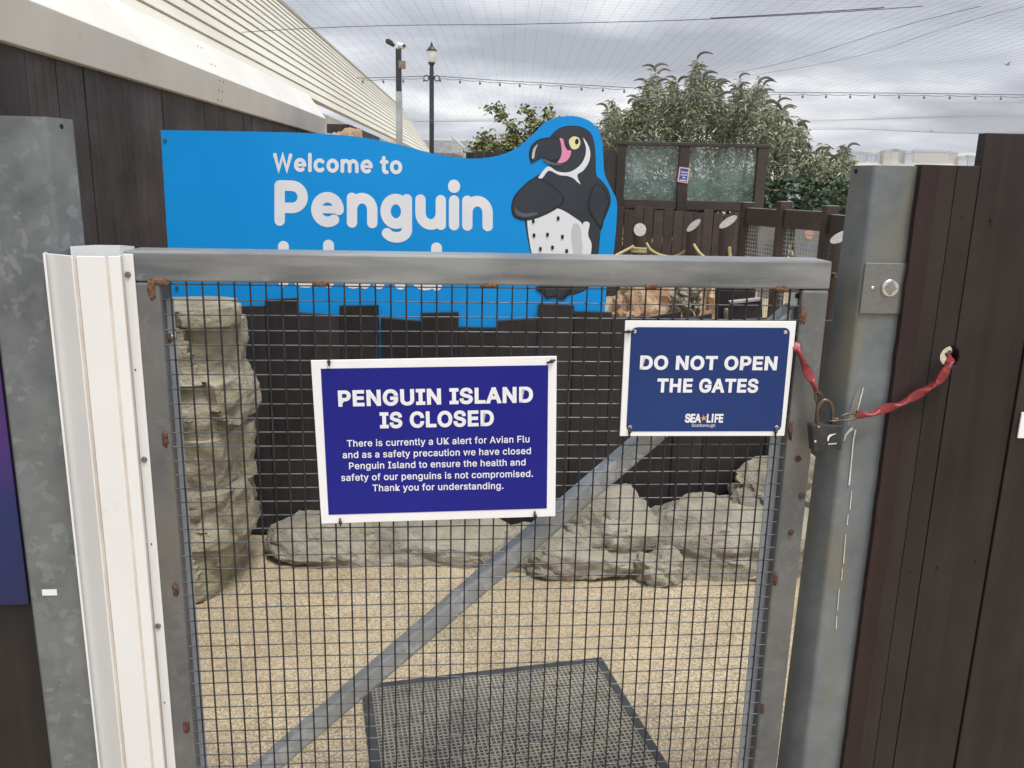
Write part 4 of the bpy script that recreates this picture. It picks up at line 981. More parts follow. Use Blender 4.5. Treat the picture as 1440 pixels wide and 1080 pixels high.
s2 = corners_sign('gate_sign', 'smaller navy sign with white border at the right side of the gate', [(879.5,451),(1120,451.8),(1103,613),(871.8,613.3)], [(888,460),(1111.5,461),(1098,606.3),(880.5,606.8)], .0105, MT['sign_navy'], .012, [
    ('DO NOT OPEN', (899.5,519.8), (1092,520.8), 20.3, .034, 1.07),
    ('THE GATES', (923.5,552), (1065.5,552.3), 20.3, .034, 1.07),
    ('SEA', (962.7,594.2), (985.5,594.4), 12.8, .035, .95),
    ('L', (993.5,594.4), (999,594.4), 12.8, .035, 1),
    ('i', (1000,594.4), (1003,594.4), 12.8, .035, 1),
    ('FE', (1004.5,594.4), (1016.6,594.4), 12.8, .035, .95),
    ('Scarborough', (972.5,600.2), (1005.5,600.4), 4.6, .0, 1.0)])
mb = MB(); c = gp(989.5, 588, .0119); upv = Vector((0,0,1)); pts = []
for i in range(10):
    a = math.pi/2+i*math.pi/5+.2; rr = .0068 if i % 2 == 0 else .0022; pts.append(c+GA*math.cos(a)*rr+upv*math.sin(a)*rr)
mb.prism(pts, GN*.0003); mb.build('starfish_emblem', MT['starfish'], s2)
for x, y in ((892.5,466),(1104.5,467),(886,600.5),(1092,600.5)):
    mb = MB(); mb.lathe(gp(x, y, .0112), [(.0036,0),(.0034,.0009),(.0022,.0011),(.0018,.0003),(.0001,.0003)], 14, GN); mb.build('eyelet', MT['steel_bright'], s2, smooth=True, auto=40)
tie(s2, [(892,466,.001),(884,466.5,.004),(876,467,-.002)], .0105); tie(s2, [(886,600.5,.001),(885.5,607,.004),(884.5,615,-.003)], .0105); tie(s2, [(1092,600.5,.001),(1091,607,.004),(1090,615,-.003)], .0105)

# ================================================================== PADLOCK + CHAIN
lk = empty('padlock', gp(1164, 615, .03), 'black square padlock with brass shackle hanging from the red chain', 'padlock')
q = [(1141.5,598),(1185,598.5),(1184,633),(1144.5,636)]
mb = MB(); mb.prism([gp(x, y, .048) for x, y in q], -GN*.022); lkb = mb.build('lock_body', MT['lock'], lk, bevel=.0022)
mb = MB(); sh = smooth_poly([(1149.5,601),(1149.5,585),(1150,574),(1155,565.5),(1161,562.5),(1167,566),(1170.5,574),(1171,585),(1171,600)], False, 4)
mb.tube([gp(x, y, .037) for x, y in sh], .0033, 10); mb.build('shackle', MT['brass'], lk, smooth=True)
mb = MB()
a_ = smooth_poly([(1163.5,619.5),(1163.8,615),(1167,611),(1175.5,609.8)], False, 4); b2 = smooth_poly([(1175.5,610.5),(1170,612.5),(1166.5,616),(1165,621)], False, 4)
mb.flat([gp(x, y, .0489) for x, y in a_+b2]); 
mb.build('logo_mark', MT['white_mark'], lkb)
mb = MB(); Lp, Rp = gp(1165, 625.6, .0489), gp(1177, 624.6, .0489); put_text(mb, 'Master', Lp, Rp, .0032, Vector((0,0,1)), Vector((0,0,0)), .02); mb.build('lettering', MT['letter'], lkb)
mb = MB(); mb.disc(gp(1146.5, 620.5, .0482), GN, .0018, .0008, 10); mb.disc(gp(1151, 600, .0475), GN, .0012, .001, 8); mb.build('rivet', MT['white_mark'], lkb)
ch = empty('chain', gp(1200, 585, .03), 'red sleeved chain from the gate through the padlock to the board fence hole', 'chain')
def sleeve(ctrl, n=64, lump=26.0, r0=.0058):
    xy = smooth_poly([(c[0], c[1]) for c in ctrl], False, 16); dd = np.interp(np.linspace(0, 1, len(xy)), np.linspace(0, 1, len(ctrl)), [c[2] for c in ctrl])
    P = [gp(x, y, d) for (x, y), d in zip(xy, dd)]
    L = [0]
    for a, b_ in zip(P[:-1], P[1:]): L.append(L[-1]+(b_-a).length)
    nn = 10; vs = []; S = len(P); px = None
    for i, p in enumerate(P):
        t = (P[min(i+1,S-1)]-P[max(i-1,0)]).normalized(); px_ = t.cross(GN).normalized(); py_ = t.cross(px_)
        ph = L[i]/(lump/860.)*math.pi
        w = math.cos(ph)
        w = math.copysign(abs(w)**.6, w); a_, b_ = r0*(1+.46*w)*.98, r0*(1-.46*w)*.98
        for j in range(nn):
            an = 2*math.pi*j/nn
            c1, s1_ = math.cos(an), math.sin(an); k = (abs(c1)**3.4+abs(s1_)**3.4)**(-1/3.4)
            vs.append(p+px_*c1*k*a_+py_*s1_*k*b_)
    fs = [(i*nn+j, i*nn+(j+1) % nn, (i+1)*nn+(j+1) % nn, (i+1)*nn+j) for i in range(S-1) for j in range(nn)]
    fs += [tuple(range(nn-1,-1,-1)), tuple((S-1)*nn+j for j in range(nn))]
    mb = MB(); mb.add(vs, fs); return mb.build('red_sleeve', MT['chain_red'], ch, smooth=True, auto=55)
sleeve([(1116,482,.002),(1124,496,.016),(1131,513,.02),(1138,527,.022),(1144,540,.026),(1149,553,.03)])
sleeve([(1204,583,.03),(1226,582,.03),(1247,574,.032),(1267,568,.034),(1284,558,.036),(1301,549,.038),(1318,537,.04),(1329,523,.042),(1335,511,.036),(1336,502,.01),(1335,498,-.03)], lump=24)
def link(cx, cy, tx, ty, ln, wd, d, flat, r=.0019):
    c = gp(cx, cy, d); t = (gp(cx+tx, cy+ty, d)-c).normalized(); s_ = t.cross(GN).normalized() if flat else GN
    pts = []
    for i in range(24):
        a = 2*math.pi*i/24; ex = math.cos(a); ey = math.sin(a)
        pts.append(c+t*(math.copysign(abs(ex)**.8, ex)*ln)+s_*ey*wd)
    pts.append(pts[0]); mb = MB(); mb.tube(pts, r, 8, cap=False); mb.build('chain_link', MT['chain_steel'], ch, smooth=True)
link(1152, 561, 3, 10, .014, .0062, .034, True); link(1148.5, 549, 4, 10, .010, .0050, .030, False)
link(1193, 586.5, 10, -1.8, .0155, .0058, .033, True); link(1175, 590.5, 10, -1, .0135, .0055, .036, False)

# ================================================================== DOORMAT
cFL, cFR = WZ(508, 962, .014), WZ(846, 923, .014)
mw = (cFR-cFL).length; e1 = (cFR-cFL)/mw; e2 = Vector((e1.y, -e1.x, 0)); ml = .62*mw/.84
pNR = WZ(945, 1079, .014)
ml = .75
mat_o = empty('door_mat', (cFL+cFR)/2*1, 'black perforated rubber mat lying on the pebble ground behind the gate', 'doormat')
def mp_(u, v, z): p = cFL+e1*u+e2*v; return Vector((p.x, p.y, z))
mb = MB(); mb.prism([mp_(0,0,.001), mp_(mw,0,.001), mp_(mw,ml,.001), mp_(0,ml,.001)], (0,0,.004)); mb.build('mat_base', MT['rubber'], mat_o)
mb = MB(); bw = .028
# bevelled border
for (u0, v0, u1, v1) in ((0,0,mw,bw),(0,ml-bw,mw,ml),(0,bw,bw,ml-bw),(mw-bw,bw,mw,ml-bw)):
    mb.prism([mp_(u0,v0,.0052), mp_(u1,v0,.0052), mp_(u1,v1,.0052), mp_(u0,v1,.0052)], (0,0,.008))
mb.build('mat_border', MT['rubber'], mat_o, bevel=.003)
vs, fs = [], []
pit = .0135; nu = int((mw-2*bw)/pit); nv = int((ml-2*bw)/pit)
pu, pv = (mw-2*bw)/nu, (ml-2*bw)/nv
for j in range(nv):
    for i in range(nu):
        u0, v0 = bw+i*pu, bw+j*pv; off = (pu*.0)
        b_ = len(vs); hr_ = .37*pu
        cxm_, cym_ = u0+pu/2, v0+pv/2
        for (u, v) in ((u0,v0),(u0+pu,v0),(u0+pu,v0+pv),(u0,v0+pv)): vs.append(mp_(u, v, .0125))
        s1_, s2_ = (.62, .36) if (i+j) % 2 else (.36, .62)
        for (du, dv) in ((-1,-1),(1,-1),(1,1),(-1,1)): vs.append(mp_(cxm_+du*pu*.33, cym_+dv*pv*.33, .0125))
        for (du, dv) in ((-1,-1),(1,-1),(1,1),(-1,1)): vs.append(mp_(cxm_+du*pu*.33, cym_+dv*pv*.33, .006))
        for k in range(4):
            k2 = (k+1) % 4; fs += [(b_+k, b_+k2, b_+4+k2, b_+4+k), (b_+4+k, b_+4+k2, b_+8+k2, b_+8+k)]
mb = MB(); mb.add(vs, fs, 0); mb.build('perforated_top', MT['rubber_top'], mat_o)

# ================================================================== BACK: GLAZED SCREEN
YG = 12.0
gs = empty('glazed_screen', (W(970, 260, YG).x, YG, 0), 'dark timber windbreak screen with two green glass panes beyond the rope posts', 'screen')
zt_ = W(970, 206, YG).z
def xw(px, Y, py=250): return W(px, py, Y).x
zb_ = W(970, 282, YG).z
for a_, c_ in ((866,878),(953,967),(1062,1076)):
    mb = MB(); mb.bb(xw(a_,YG), xw(c_,YG), YG-.05, YG+.07, .02, zt_); mb.build('post', MT['timber'], gs, bevel=.006)
mb = MB(); mb.bb(xw(862,YG), xw(1077,YG), YG-.06, YG+.08, zt_+.001, zt_+.05); mb.build('top_rail', MT['timber'], gs, bevel=.006)
mb = MB(); mb.bb(xw(878.2,YG), xw(952.8,YG), YG-.03, YG+.05, zb_-.13, zb_); mb.bb(xw(967.2,YG), xw(1061.8,YG), YG-.03, YG+.05, zb_-.13, zb_); mb.build('sill_rail', MT['timber'], gs, bevel=.006)
mb = MB(); mb.bb(xw(835,YG), xw(865.5,YG), YG-.02, YG+.02, .02, W(850,216,YG).z); mb.build('side_panel', MT['timber'], gs)
for a_, c_ in ((878,953),(967,1062)):
    mb = MB(); mb.bb(xw(a_,YG), xw(c_,YG), YG+.005, YG+.013, zb_, zt_); mb.build('glass_pane', MT['glass'], gs)
nt = empty('notice', W(960.5, 246, YG-.07), 'tiny blue notice with pink border on the middle post of the glazed screen', 'notice')
a_ = [(955.5,234.5),(970.5,236.5),(967,258),(952.5,255.5)]
mb = MB(); mb.prism([W(x, y, YG-.06) for x, y in a_], (0,.006,0)); mb.build('notice_border', pm('pink_border', (.66,.42,.38)), nt)
mb = MB(); ctr = (961.4, 246.2); mb.flat([W(ctr[0]+(x-ctr[0])*.74, ctr[1]+(y-ctr[1])*.84, YG-.0615) for x, y in a_]); mb.build('notice_panel', pm('notice_blue', (.05,.06,.33)), nt)
mb = MB()
for i, (tx, x0, x1) in enumerate((('Please do', 957.6, 967),('not touch', 957, 966.4),('the', 959.5, 963.5),('penguins', 956, 965))):
    put_text(mb, tx, W(x0, 242.8+i*3.8, YG-.063), W(x1, 243.6+i*3.8, YG-.063), .022, Vector((0,0,1)), Vector((0,0,0)), .03)
mb.build('lettering', MT['letter'], nt)
# picket fences at the back
def pickets(name, label, Y, xs, ys_, mat, grp):
    root = empty(name, (W(xs[0], 300, Y).x, Y, 0), label, 'fence', grp)
    for x0, x1, yt in zip(xs[:-1], xs[1:], ys_):
        a_, c_ = W(x0+.4, yt, Y), W(x1-.4, yt, Y); mb = MB(); mb.bb(a_.x, c_.x, Y, Y+.025, .01, a_.z); mb.build('picket', mat, root, bevel=.003)
    mb = MB(); mb.bb(W(xs[0],300,Y).x, W(xs[-1],300,Y).x, Y+.026, Y+.07, .6, .7); mb.build('rail', mat, root)
xs = list(range(836, 1056, 14)); ys_ = [294,293,291,295,290,292,296,293,297,298,299,295,300,301,298,302]
pickets('picket_fence', 'brown picket fence under the two green glass panes', 11.7, xs, ys_[:len(xs)-1], MT['timber'], 'brown picket fences at the back')
xs = list(range(655, 870, 13)); ys_ = [214,212,213,210,213,209,211,208,210,207,209,206,210,208,207,209]
pickets('picket_fence', 'dark picket fence topped by the small shrub, seen in the dip of the welcome sign', 11.0, xs, ys_[:len(xs)-1], MT['picket'], 'brown picket fences at the back')

# rope bollards ------------------------------------------------------
def bollard(px, ytop, wpx, Y, slant, label, facing=0):
    c = W(px, ytop, Y); r = wpx/FPX*Y/2; root = empty('bollard', (c.x, Y, 0), label, 'bollard', 'slant cut bollards strung with rope')
    n = 20; vs = []
    for k in range(n):
        a = 2*math.pi*k/n; x, y = r*math.cos(a), r*math.sin(a); vs.append(Vector((c.x+x, Y+y, .01)))
    for k in range(n):
        a = 2*math.pi*k/n; x, y = r*math.cos(a), r*math.sin(a); vs.append(Vector((c.x+x, Y+y, c.z+(x*slant[0]+y*slant[1]))))
    mb = MB(); mb.add(vs, [(i, (i+1) % n, (i+1) % n+n, i+n) for i in range(n)]+[tuple(range(n))[::-1]]); mb.build('shaft', MT['timber'], root, smooth=True, auto=40)
    mb = MB(); mb.add([v+Vector((0,0,.001)) for v in vs[n:]], [tuple(range(n))]); mb.build('cut_top', MT['timber_top'], root)
    return c, r
b1 = bollard(900, 323, 17, 10.0, (0.1, 1.0), 'leftmost bollard, round pale cut top, rope coiled round it')
b2_ = bollard(975.5, 317, 18, 9.6, (.85, .45), 'thin bollard in front of the brown pickets, cut top rising to the right')
b3 = bollard(1024, 312, 23, 7.8, (.7, .35), 'bollard beside the first wire mesh panel, with a long slanting cut top')
b4 = bollard(1183, 333, 28, 6.6, (.6, .3), 'bollard half hidden by the right gate post, slanting pale cut top')
rp2 = empty('rope', W(900, 345, 10), 'straw coloured rope slung between the bollards and coiled round the leftmost one', 'rope')
mb = MB()
cx_, r_ = b1
pts = [Vector((cx_.x+(r_+.012)*math.cos(a), 10+(r_+.012)*math.sin(a), cx_.z-.20-.02*a/6.28)) for a in np.linspace(0, 6.28*3, 60)]
mb.tube(pts, .014, 6); mb.build('coil', MT['rope'], rp2, smooth=True)
for P in ([(893,345,10),(880,352,9.9),(862,361,9.8),(840,370,9.7)], [(909,342,10),(916,352,9.95),(930,359,9.9),(948,361,9.8),(960,355,9.7),(966,350,9.6)], [(976,344,9.5),(981,352,9.4),(990,361,9.3),(1004,364,8.8),(1012,357,8.2),(1014,352,7.8)], [(1026,347,7.7),(1026,356,7.7),(1028,366,7.7)]):
    mb = MB(); sm = smooth_poly([(p[0], p[1]) for p in P], False, 5); yy = np.interp(np.linspace(0,1,len(sm)), np.linspace(0,1,len(P)), [p[2] for p in P])
    mb.tube([W(x, y, Y) for (x, y), Y in zip(sm, yy)], .016, 6); mb.build('strand', MT['rope'], rp2, smooth=True)

# wire mesh fence on the right ---------------------------------------
wf = empty('mesh_fence', W(1110, 360, 8)*1, 'dark timber post fence with wire mesh panels, beyond the right gate post', 'fence')
fp = [(1051, 285, 9.0), (1104, 284, 8.3), (1168, 290, 7.6), (1215, 296, 7.0)]
dirf = (W(1215,300,7.0)-W(1051,300,9.0)); dirf.z = 0; dirf.normalize(); nf = Vector((dirf.y, -dirf.x, 0))
ctrs = []
for px, py, Y in fp:
    c = W(px, py, Y); ctrs.append(c); mb = MB()
    mb.box((c.x, c.y, c.z/2), .04, .06, c.z/2, (dirf, nf, Vector((0,0,1)))); ps = mb.build('post', MT['timber'], wf, bevel=.005)
    mb = MB(); mb.box((c.x, c.y, c.z+.004), .041, .061, .003, (dirf, nf, Vector((0,0,1)))); mb.build('post_cap', MT['timber_top'], ps)
for a_, c_ in zip(ctrs[:-1], ctrs[1:]):
    z = min(a_.z, c_.z)-.06; A = Vector((a_.x, a_.y, z))+dirf*.047; B = Vector((c_.x, c_.y, z))-dirf*.047
    mb = MB(); mb.beam(A-Vector((0,0,.08)), B-Vector((0,0,.08)), .05, .17); rl = mb.build('rail', MT['timber'], wf, bevel=.004)
    mb = MB(); mb.beam(A+Vector((0,0,.008)), B+Vector((0,0,.008)), .052, .004); mb.build('rail_top', MT['timber_top'], rl)
    mb = MB(); Lf = (B-A).length
    for i in range(1, int(Lf/.05)): p = A+dirf*(i*.05); mb.tube([Vector((p.x,p.y,.2)), Vector((p.x,p.y,z-.17))], .0022, 4, cap=False)
    for k in range(1, 18):
        zz = z-.17-k*.04; mb.tube([Vector((A.x,A.y,zz))+nf*.003, Vector((B.x,B.y,zz))+nf*.003], .0028, 4, cap=False)
    mb.build('mesh_panel', MT['galv_far'], wf)
# pale boards standing behind the mesh
ib = empty('information_board', W(1137, 345, 8.5), 'pale information board with a pink disc behind the right wire mesh panel', 'board')
mb = MB(); mb.prism([W(x, y, 8.6) for x, y in ((1118,316),(1162,318),(1160,420),(1118,420))], (0,.02,0)); mb.build('board_panel', pm('board_print', (.13,.16,.21), (.27,.24,.17), 5), ib)
mb = MB(); mb.flat([W(1138+6.5*math.cos(a), 329+8*math.sin(a), 8.595) for a in np.linspace(0, 6.28, 20)[:-1]]); mb.build('pink_disc', pm('board_pink', (.55,.30,.27)), ib)
mb = MB(); mb.prism([W(x, y, 9.2) for x, y in ((1066,318),(1096,320),(1095,420),(1066,420))], (0,.02,0))
ob = mb.build('information_board', pm('grey_board_print', (.11,.115,.115), (.24,.22,.21), 6)); tag(ob, 'grey information board behind the left wire mesh panel', 'board')
# dark timber edging seen under the top rail
te = empty('timber_edging', W(1060, 430, 4.6), 'dark timber edging boards right of the sandy bank, under the gate rail', 'edging')
mb = MB(); mb.prism([W(x, y, 4.7) for x, y in ((1007,395),(1062,400),(1062,470),(1007,470))], (0,.03,0)); mb.build('board', MT['picket'], te); mb = MB(); mb.prism([W(x, y, 4.4) for x, y in ((1026,426),(1072,421),(1072,500),(1026,500))], (0,.03,0)); mb.build('board', MT['picket'], te)
mb = MB(); mb.beam(W(1026,425,4.41), W(1072,420,4.41), .05, .012); mb.build('edging_cap', MT['timber_top'], te)

# ================================================================== VEGETATION
def leaves(mb, P, D, L, Wd, var):
    for p, d, l_, w, v in zip(P, D, L, Wd, var):
        d = Vector(d).normalized(); s = d.cross(Vector((random.gauss(0,1), random.gauss(0,1), random.gauss(0,1)))).normalized(); p = Vector(p)
        up = s.cross(d)
        m1 = p+d*l_*.5+up*w*.3
        mb.add([p, m1+s*w*.5, p+d*l_-Vector((0,0,l_*.25)), m1-s*w*.5], [(0,1,3),(1,2,3)], 0, v)
YBU = 14.0
def bush_top(px):   # skyline of the large bush, photo rows
    return np.interp(px, [836,850,870,900,930,960,985,1010,1035,1060,1080,1100,1120,1150,1175,1195,1215], [165,150,135,112,118,112,90,108,112,120,122,155,172,182,200,220,240])
bush = empty('buddleia_bush', (W(1010,262,YBU).x, YBU, 0), 'large grey green bush with drooping flower spikes behind the glazed screen', 'bush')
lv = MB(); fl = MB(); st_ = MB()
rb = random.Random(11)
tips = []
for k in range(600):
    px = rb.uniform(838, 1205); dy = rb.uniform(-.95, 1.2)
    yt = bush_top(px) + abs(rb.gauss(0, 1))*30*(1 if rb.random() < .8 else .3) + 12*math.sin(px*.21)+10*math.sin(px*.093+1)+9*math.sin(px*.043+2)+6
    if yt > 330: yt = rb.uniform(200, 320)
    tips.append((px, yt, dy))
for k in range(420): 
    px = rb.uniform(846, 1205); tips.append((px, rb.uniform(bush_top(px)+30, 335), rb.uniform(-1.0, .3)))
nfl = 0
PH, DH, LH, WH, VH = [], [], [], [], []
for px, yt, dy in tips:
    tip = W(px, yt, YBU+dy)
    lean = Vector((rb.gauss(0,.25), rb.gauss(0,.2), 1)).normalized(); ln = rb.uniform(.45, .95)
    basep = tip-lean*ln; bend = Vector((rb.gauss(0,.12), rb.gauss(0,.1), 0))
    pts = [basep, basep.lerp(tip,.5)+bend*.6, tip]
    if rb.random() < .45: st_.tube(pts, [.008,.006,.003], 4, cap=False)
    nl = int(40*ln)+10; shade = rb.random()
    for i in range(nl):
        t = rb.random()**.7; p = pts[0].lerp(pts[1], t*2) if t < .5 else pts[1].lerp(pts[2], t*2-1)
        a = rb.uniform(0, 6.28); d = Vector((math.cos(a), math.sin(a), rb.uniform(-.7,.45)))
        PH.append(p); DH.append(d); LH.append(rb.uniform(.06,.145)); WH.append(rb.uniform(.016,.032)); VH.append(min(1,max(0,.35*shade+rb.gauss(.32,.2))))
    if yt < bush_top(px)+38 and rb.random() < .5 and nfl < 95:
        s = 1 if rb.random() < .6 else -1
        q = [tip]; dirv = Vector((s*.25, rb.gauss(0,.2), 1)).normalized(); nseg = 6; L_ = rb.uniform(.16,.32)
        for i in range(nseg): 
            q.append(q[-1]+dirv*L_/nseg); dirv = (dirv+Vector((s*.32, 0, -.33))).normalized()
        fl = MB(); fl.tube(q, [.010,.022,.024,.022,.018,.012,.006], 5); fl.build('flower_spike', MT['flower'], bush); nfl += 1
leaves(lv, PH, DH, LH, WH, VH)
cr_ = lv.build('crown', MT['leaf_bush'], bush)
bx = W(1010,262,YBU).x
for i in range(9):
    a = i*.7; st_.tube([Vector((bx+(i-4)*.12, YBU, 0)), Vector((bx+(i-4)*.32, YBU+.2*math.sin(a), 1.1)), Vector((bx+(i-4)*.42, YBU+.3*math.sin(a), 2.2))], [.05,.035,.015], 6)
st_.build('trunk', MT['bark'], bush)
# dark undergrowth behind the panes
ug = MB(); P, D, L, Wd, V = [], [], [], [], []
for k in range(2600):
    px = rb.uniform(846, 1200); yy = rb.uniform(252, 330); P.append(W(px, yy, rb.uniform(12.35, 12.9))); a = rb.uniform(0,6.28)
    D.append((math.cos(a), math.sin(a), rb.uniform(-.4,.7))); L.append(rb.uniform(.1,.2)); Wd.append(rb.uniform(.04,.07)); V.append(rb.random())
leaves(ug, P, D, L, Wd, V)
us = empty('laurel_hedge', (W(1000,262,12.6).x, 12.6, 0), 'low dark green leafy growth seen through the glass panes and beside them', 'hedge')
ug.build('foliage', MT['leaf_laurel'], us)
mb = MB()
for i in range(10): x = W(850+i*36, 300, 12.6).x; mb.tube([(x,12.6,0),(x+.05,12.6,.8),(x-.04,12.65,1.4)], [.02,.015,.006], 5)
mb.build('stems', MT['bark'], us)
# shrub over the dip of the sign
sb = empty('shrub', (W(755,200,11.6).x, 11.6, 0), 'small yellow green shrub with wispy arching shoots, left of the penguin head', 'shrub')
lv = MB(); stt = MB(); P, D, L, Wd, V = [], [], [], [], []
def sprig(pts, n, spread, wl=1):
    P3 = [W(x, y, Y) for x, y, Y in pts]; stt.tube(P3, [.012]+[.008]*(len(P3)-2)+[.004], 4, cap=False)
    for i in range(n):
        t = rb.random()*(len(P3)-1); k = int(t); p = P3[k].lerp(P3[k+1], t-k)+Vector((rb.gauss(0,spread), rb.gauss(0,spread), rb.gauss(0,spread)))
        a = rb.uniform(0, 6.28); P.append(p); D.append((math.cos(a), math.sin(a), rb.uniform(-.5,.5))); L.append(rb.uniform(.05,.10)*wl); Wd.append(rb.uniform(.03,.055)*wl); V.append(min(1,max(0,rb.gauss(.45,.25))))
sprig([(722,205,11.6),(716,178,11.6),(708,162,11.6),(698,152,11.6),(688,152,11.6)], 150, .035)
sprig([(758,205,11.6),(756,180,11.6),(752,164,11.6),(744,155,11.6),(736,153,11.6)], 120, .035)
sprig([(770,200,11.5),(772,175,11.5),(768,160,11.5),(774,154,11.5)], 90, .035)
for k in range(60):
    x0 = rb.uniform(688, 800); yt = np.interp(x0, [688,705,725,760,800],[196,192,168,172,165])+rb.uniform(0,22)
    sprig([(x0+rb.uniform(-8,8), 222, 11.6+rb.uniform(-.3,.3)), (x0, (222+yt)/2, 11.6), (x0+rb.uniform(-5,5), yt, 11.6+rb.uniform(-.3,.3))], 42, .055)
for k in range(14):
    x0 = rb.uniform(668, 692); sprig([(x0, 215, 11.9), (x0+rb.uniform(-4,4), rb.uniform(188,200), 11.9)], 26, .05)
leaves(lv, P, D, L, Wd, V); lv.build('foliage', MT['leaf_shrub'], sb); stt.build('stems', MT['bark'], sb)

# ================================================================== POLES, LAMP, STRING LIGHTS
YLp = 18.0
c = W(607, 130, YLp); lx = c.x
lamp = empty('street_lamp', (lx, YLp, 0), 'black Victorian style street lamp with a milky glass lantern', 'street lamp')
def zz(py, Y=YLp, px=607): return W(px, py, Y).z
s = YLp/FPX
mb = MB(); mb.lathe((lx, YLp, 0), [(.16,0),(.16,.3),(.09,.5),(3.4*s,.8),(3.1*s,zz(112)),(2.8*s,zz(96)-.001)], 14)
mb.lathe((lx, YLp, 0), [(5*s,zz(110)),(5*s,zz(107))], 12); mb.build('post', MT['lamp_black'], lamp, smooth=True, auto=40)
mb = MB(); mb.lathe((lx, YLp, 0), [(2.6*s,zz(96)),(2.4*s,zz(93)),(4.3*s,zz(89.5)),(5*s,zz(88.5)),(4.6*s,zz(87.6))], 14); mb.build('lantern_base', MT['lamp_black'], lamp, smooth=True, auto=40)
mb = MB(); mb.lathe((lx, YLp, 0), [(4.6*s,zz(87.5)),(6.0*s,zz(80)),(6.6*s,zz(72.2))], 8); mb.build('lantern_glass', MT['lamp_glass'], lamp)
mb = MB(); mb.lathe((lx, YLp, 0), [(7*s,zz(72)),(7*s,zz(70.4)),(6.2*s,zz(70)),(4*s,zz(66.6)),(2.1*s,zz(65)),(1.6*s,zz(63)),(1.9*s,zz(62)),(.7*s,zz(60.5)),(.2*s,zz(58))], 8); mb.build('lantern_roof', MT['lamp_black'], lamp)
mb = MB()
for sx in (-1, 1):
    cc = Vector((lx+sx*7*s, YLp, zz(110))); mb.tube([cc+Vector((3.4*s*math.cos(a), 0, 3.4*s*math.sin(a))) for a in np.linspace(0, 6.283, 14)], .012, 5, cap=False)
mb.build('scroll_bracket', MT['lamp_black'], lamp)
YK = 16.0; c = W(561, 130, YK); kx = c.x; s = YK/FPX
cc = empty('camera_pole', (kx, YK, 0), 'tall surveillance camera pole, pale grey below and dark above, beside the street lamp', 'camera pole')
mb = MB(); mb.bb(kx-4*s, kx+4*s, YK-.05, YK+.05, 0, W(561,129,YK).z); mb.build('lower_pole', MT['galv_far'], cc, bevel=.008)
mb = MB(); mb.bb(kx-3.6*s, kx+3.6*s, YK-.045, YK+.045, W(561,128.9,YK).z, W(561,69,YK).z); mb.build('upper_pole', MT['lamp_black'], cc, bevel=.008)
mb = MB(); mb.bb(kx-4*s, kx-.2*s, YK-.05, YK+.05, W(561,68.9,YK).z, W(561,59,YK).z); mb.build('head_bracket', MT['cctv'], cc, bevel=.006)
mb = MB(); mb.tube([W(559,63,YK), W(565,65,YK), W(569,64.5,YK-.05)], [.05,.055,.05], 10); cm = mb.build('camera_unit', MT['cctv'], cc, smooth=True, auto=40)
mb = MB(); mb.ball(W(568.5,64.5,YK-.09), .03, n=6); mb.build('lens', MT['black'], cm)
mb = MB(); mb.tube([W(559,62,YK), W(553,63.5,YK)], .015, 6); mb.tube([W(553,64,YK), W(549,60,YK-.1), W(545,58,YK-.2)], [.03,.05,.045], 10); cm = mb.build('camera_unit', MT['lamp_black'], cc, smooth=True, auto=40)
mb = MB(); mb.box(W(565.5,91,YK-.09), 4.2*s, .06, 4.6*s); mb.build('junction_box', MT['box_rust'], cc, bevel=.006)
# string lights
sl_ = empty('string_lights', W(607, 110, YLp), 'thin cable of festoon bulbs strung past the lamp and behind the large bush', 'string lights')
def span(P, Y, nb, loop=True):
    sm = smooth_poly(P, False, 8); mb = MB(); mb.tube([W(x, y, Y) for x, y in sm], .007, 5, cap=False); mb.build('cable', MT['cable'], sl_)
    m2 = MB(); xs_ = np.array([p[0] for p in sm]); ys__ = np.array([p[1] for p in sm]); k = len(nb)
    pts = []
    for i in range(len(nb)-1):
        for t in np.linspace(0, 1, 6): 
            x = nb[i]+(nb[i+1]-nb[i])*t; pts.append(W(x, np.interp(x, xs_, ys__)+2.2+3.0*4*t*(1-t)*.5, Y))
    m2.tube(pts, .005, 4, cap=False); m2.build('drop_wire', MT['cable'], sl_)
    for x in nb:
        y = np.interp(x, xs_, ys__)+2.0; mb = MB(); p = W(x, y, Y); mb.lathe((p.x, p.y, p.z-.085), [(.004,0),(.022,.015),(.026,.035),(.016,.055),(.014,.085)], 8); mb.build('bulb', MT['bulb'], sl_, smooth=True)
span([(484,110),(540,109),(600,107)], YLp, [510,539,567,596])
span([(614,107),(700,113),(790,118),(880,123)], YLp, [619,647,675,703,731,760,789,818,848,878])
span([(878,123),(980,127),(1095,130),(1270,131),(1480,134)], YLp+.3, [905,937,968,1000,1032,1064,1097,1129,1162,1196,1230,1265,1300,1336,1372,1408,1444])

# ================================================================== BIRD NET
ZN = EYE+1.25
net = empty('bird_net', (0, 8, ZN), 'fine grey bird netting stretched overhead across the enclosure', 'net')
mb = MB(); stp = .10; yA, yB = 1.4, 17.6
def sag(x, y): return ZN - .10*math.sin(min(1,max(0,(y-2)/15.6))*math.pi)*.6 + .035*math.sin(x*1.1+y*.4) + .02*math.sin(y*1.9+x*.6) - .03*max(0, y-12)*.25
nx_ = int((10.5+2.15)/stp)
for i in range(nx_+1):
    x = -2.15+i*stp; ysn = np.linspace(yA, yB, 26)
    mb.tube([Vector((x+.012*math.sin(y*.9+i), y, sag(x, y))) for y in ysn], .00072, 3, cap=False)
for k in range(int((yB-yA)/stp)+1):
    y = yA+k*stp; xsn = np.linspace(-2.15, 10.5, 22)
    mb.tube([Vector((x, y, sag(x, y))) for x in xsn], .00036, 3, cap=False)
mb.build('mesh', MT['net'], net)
mb = MB()
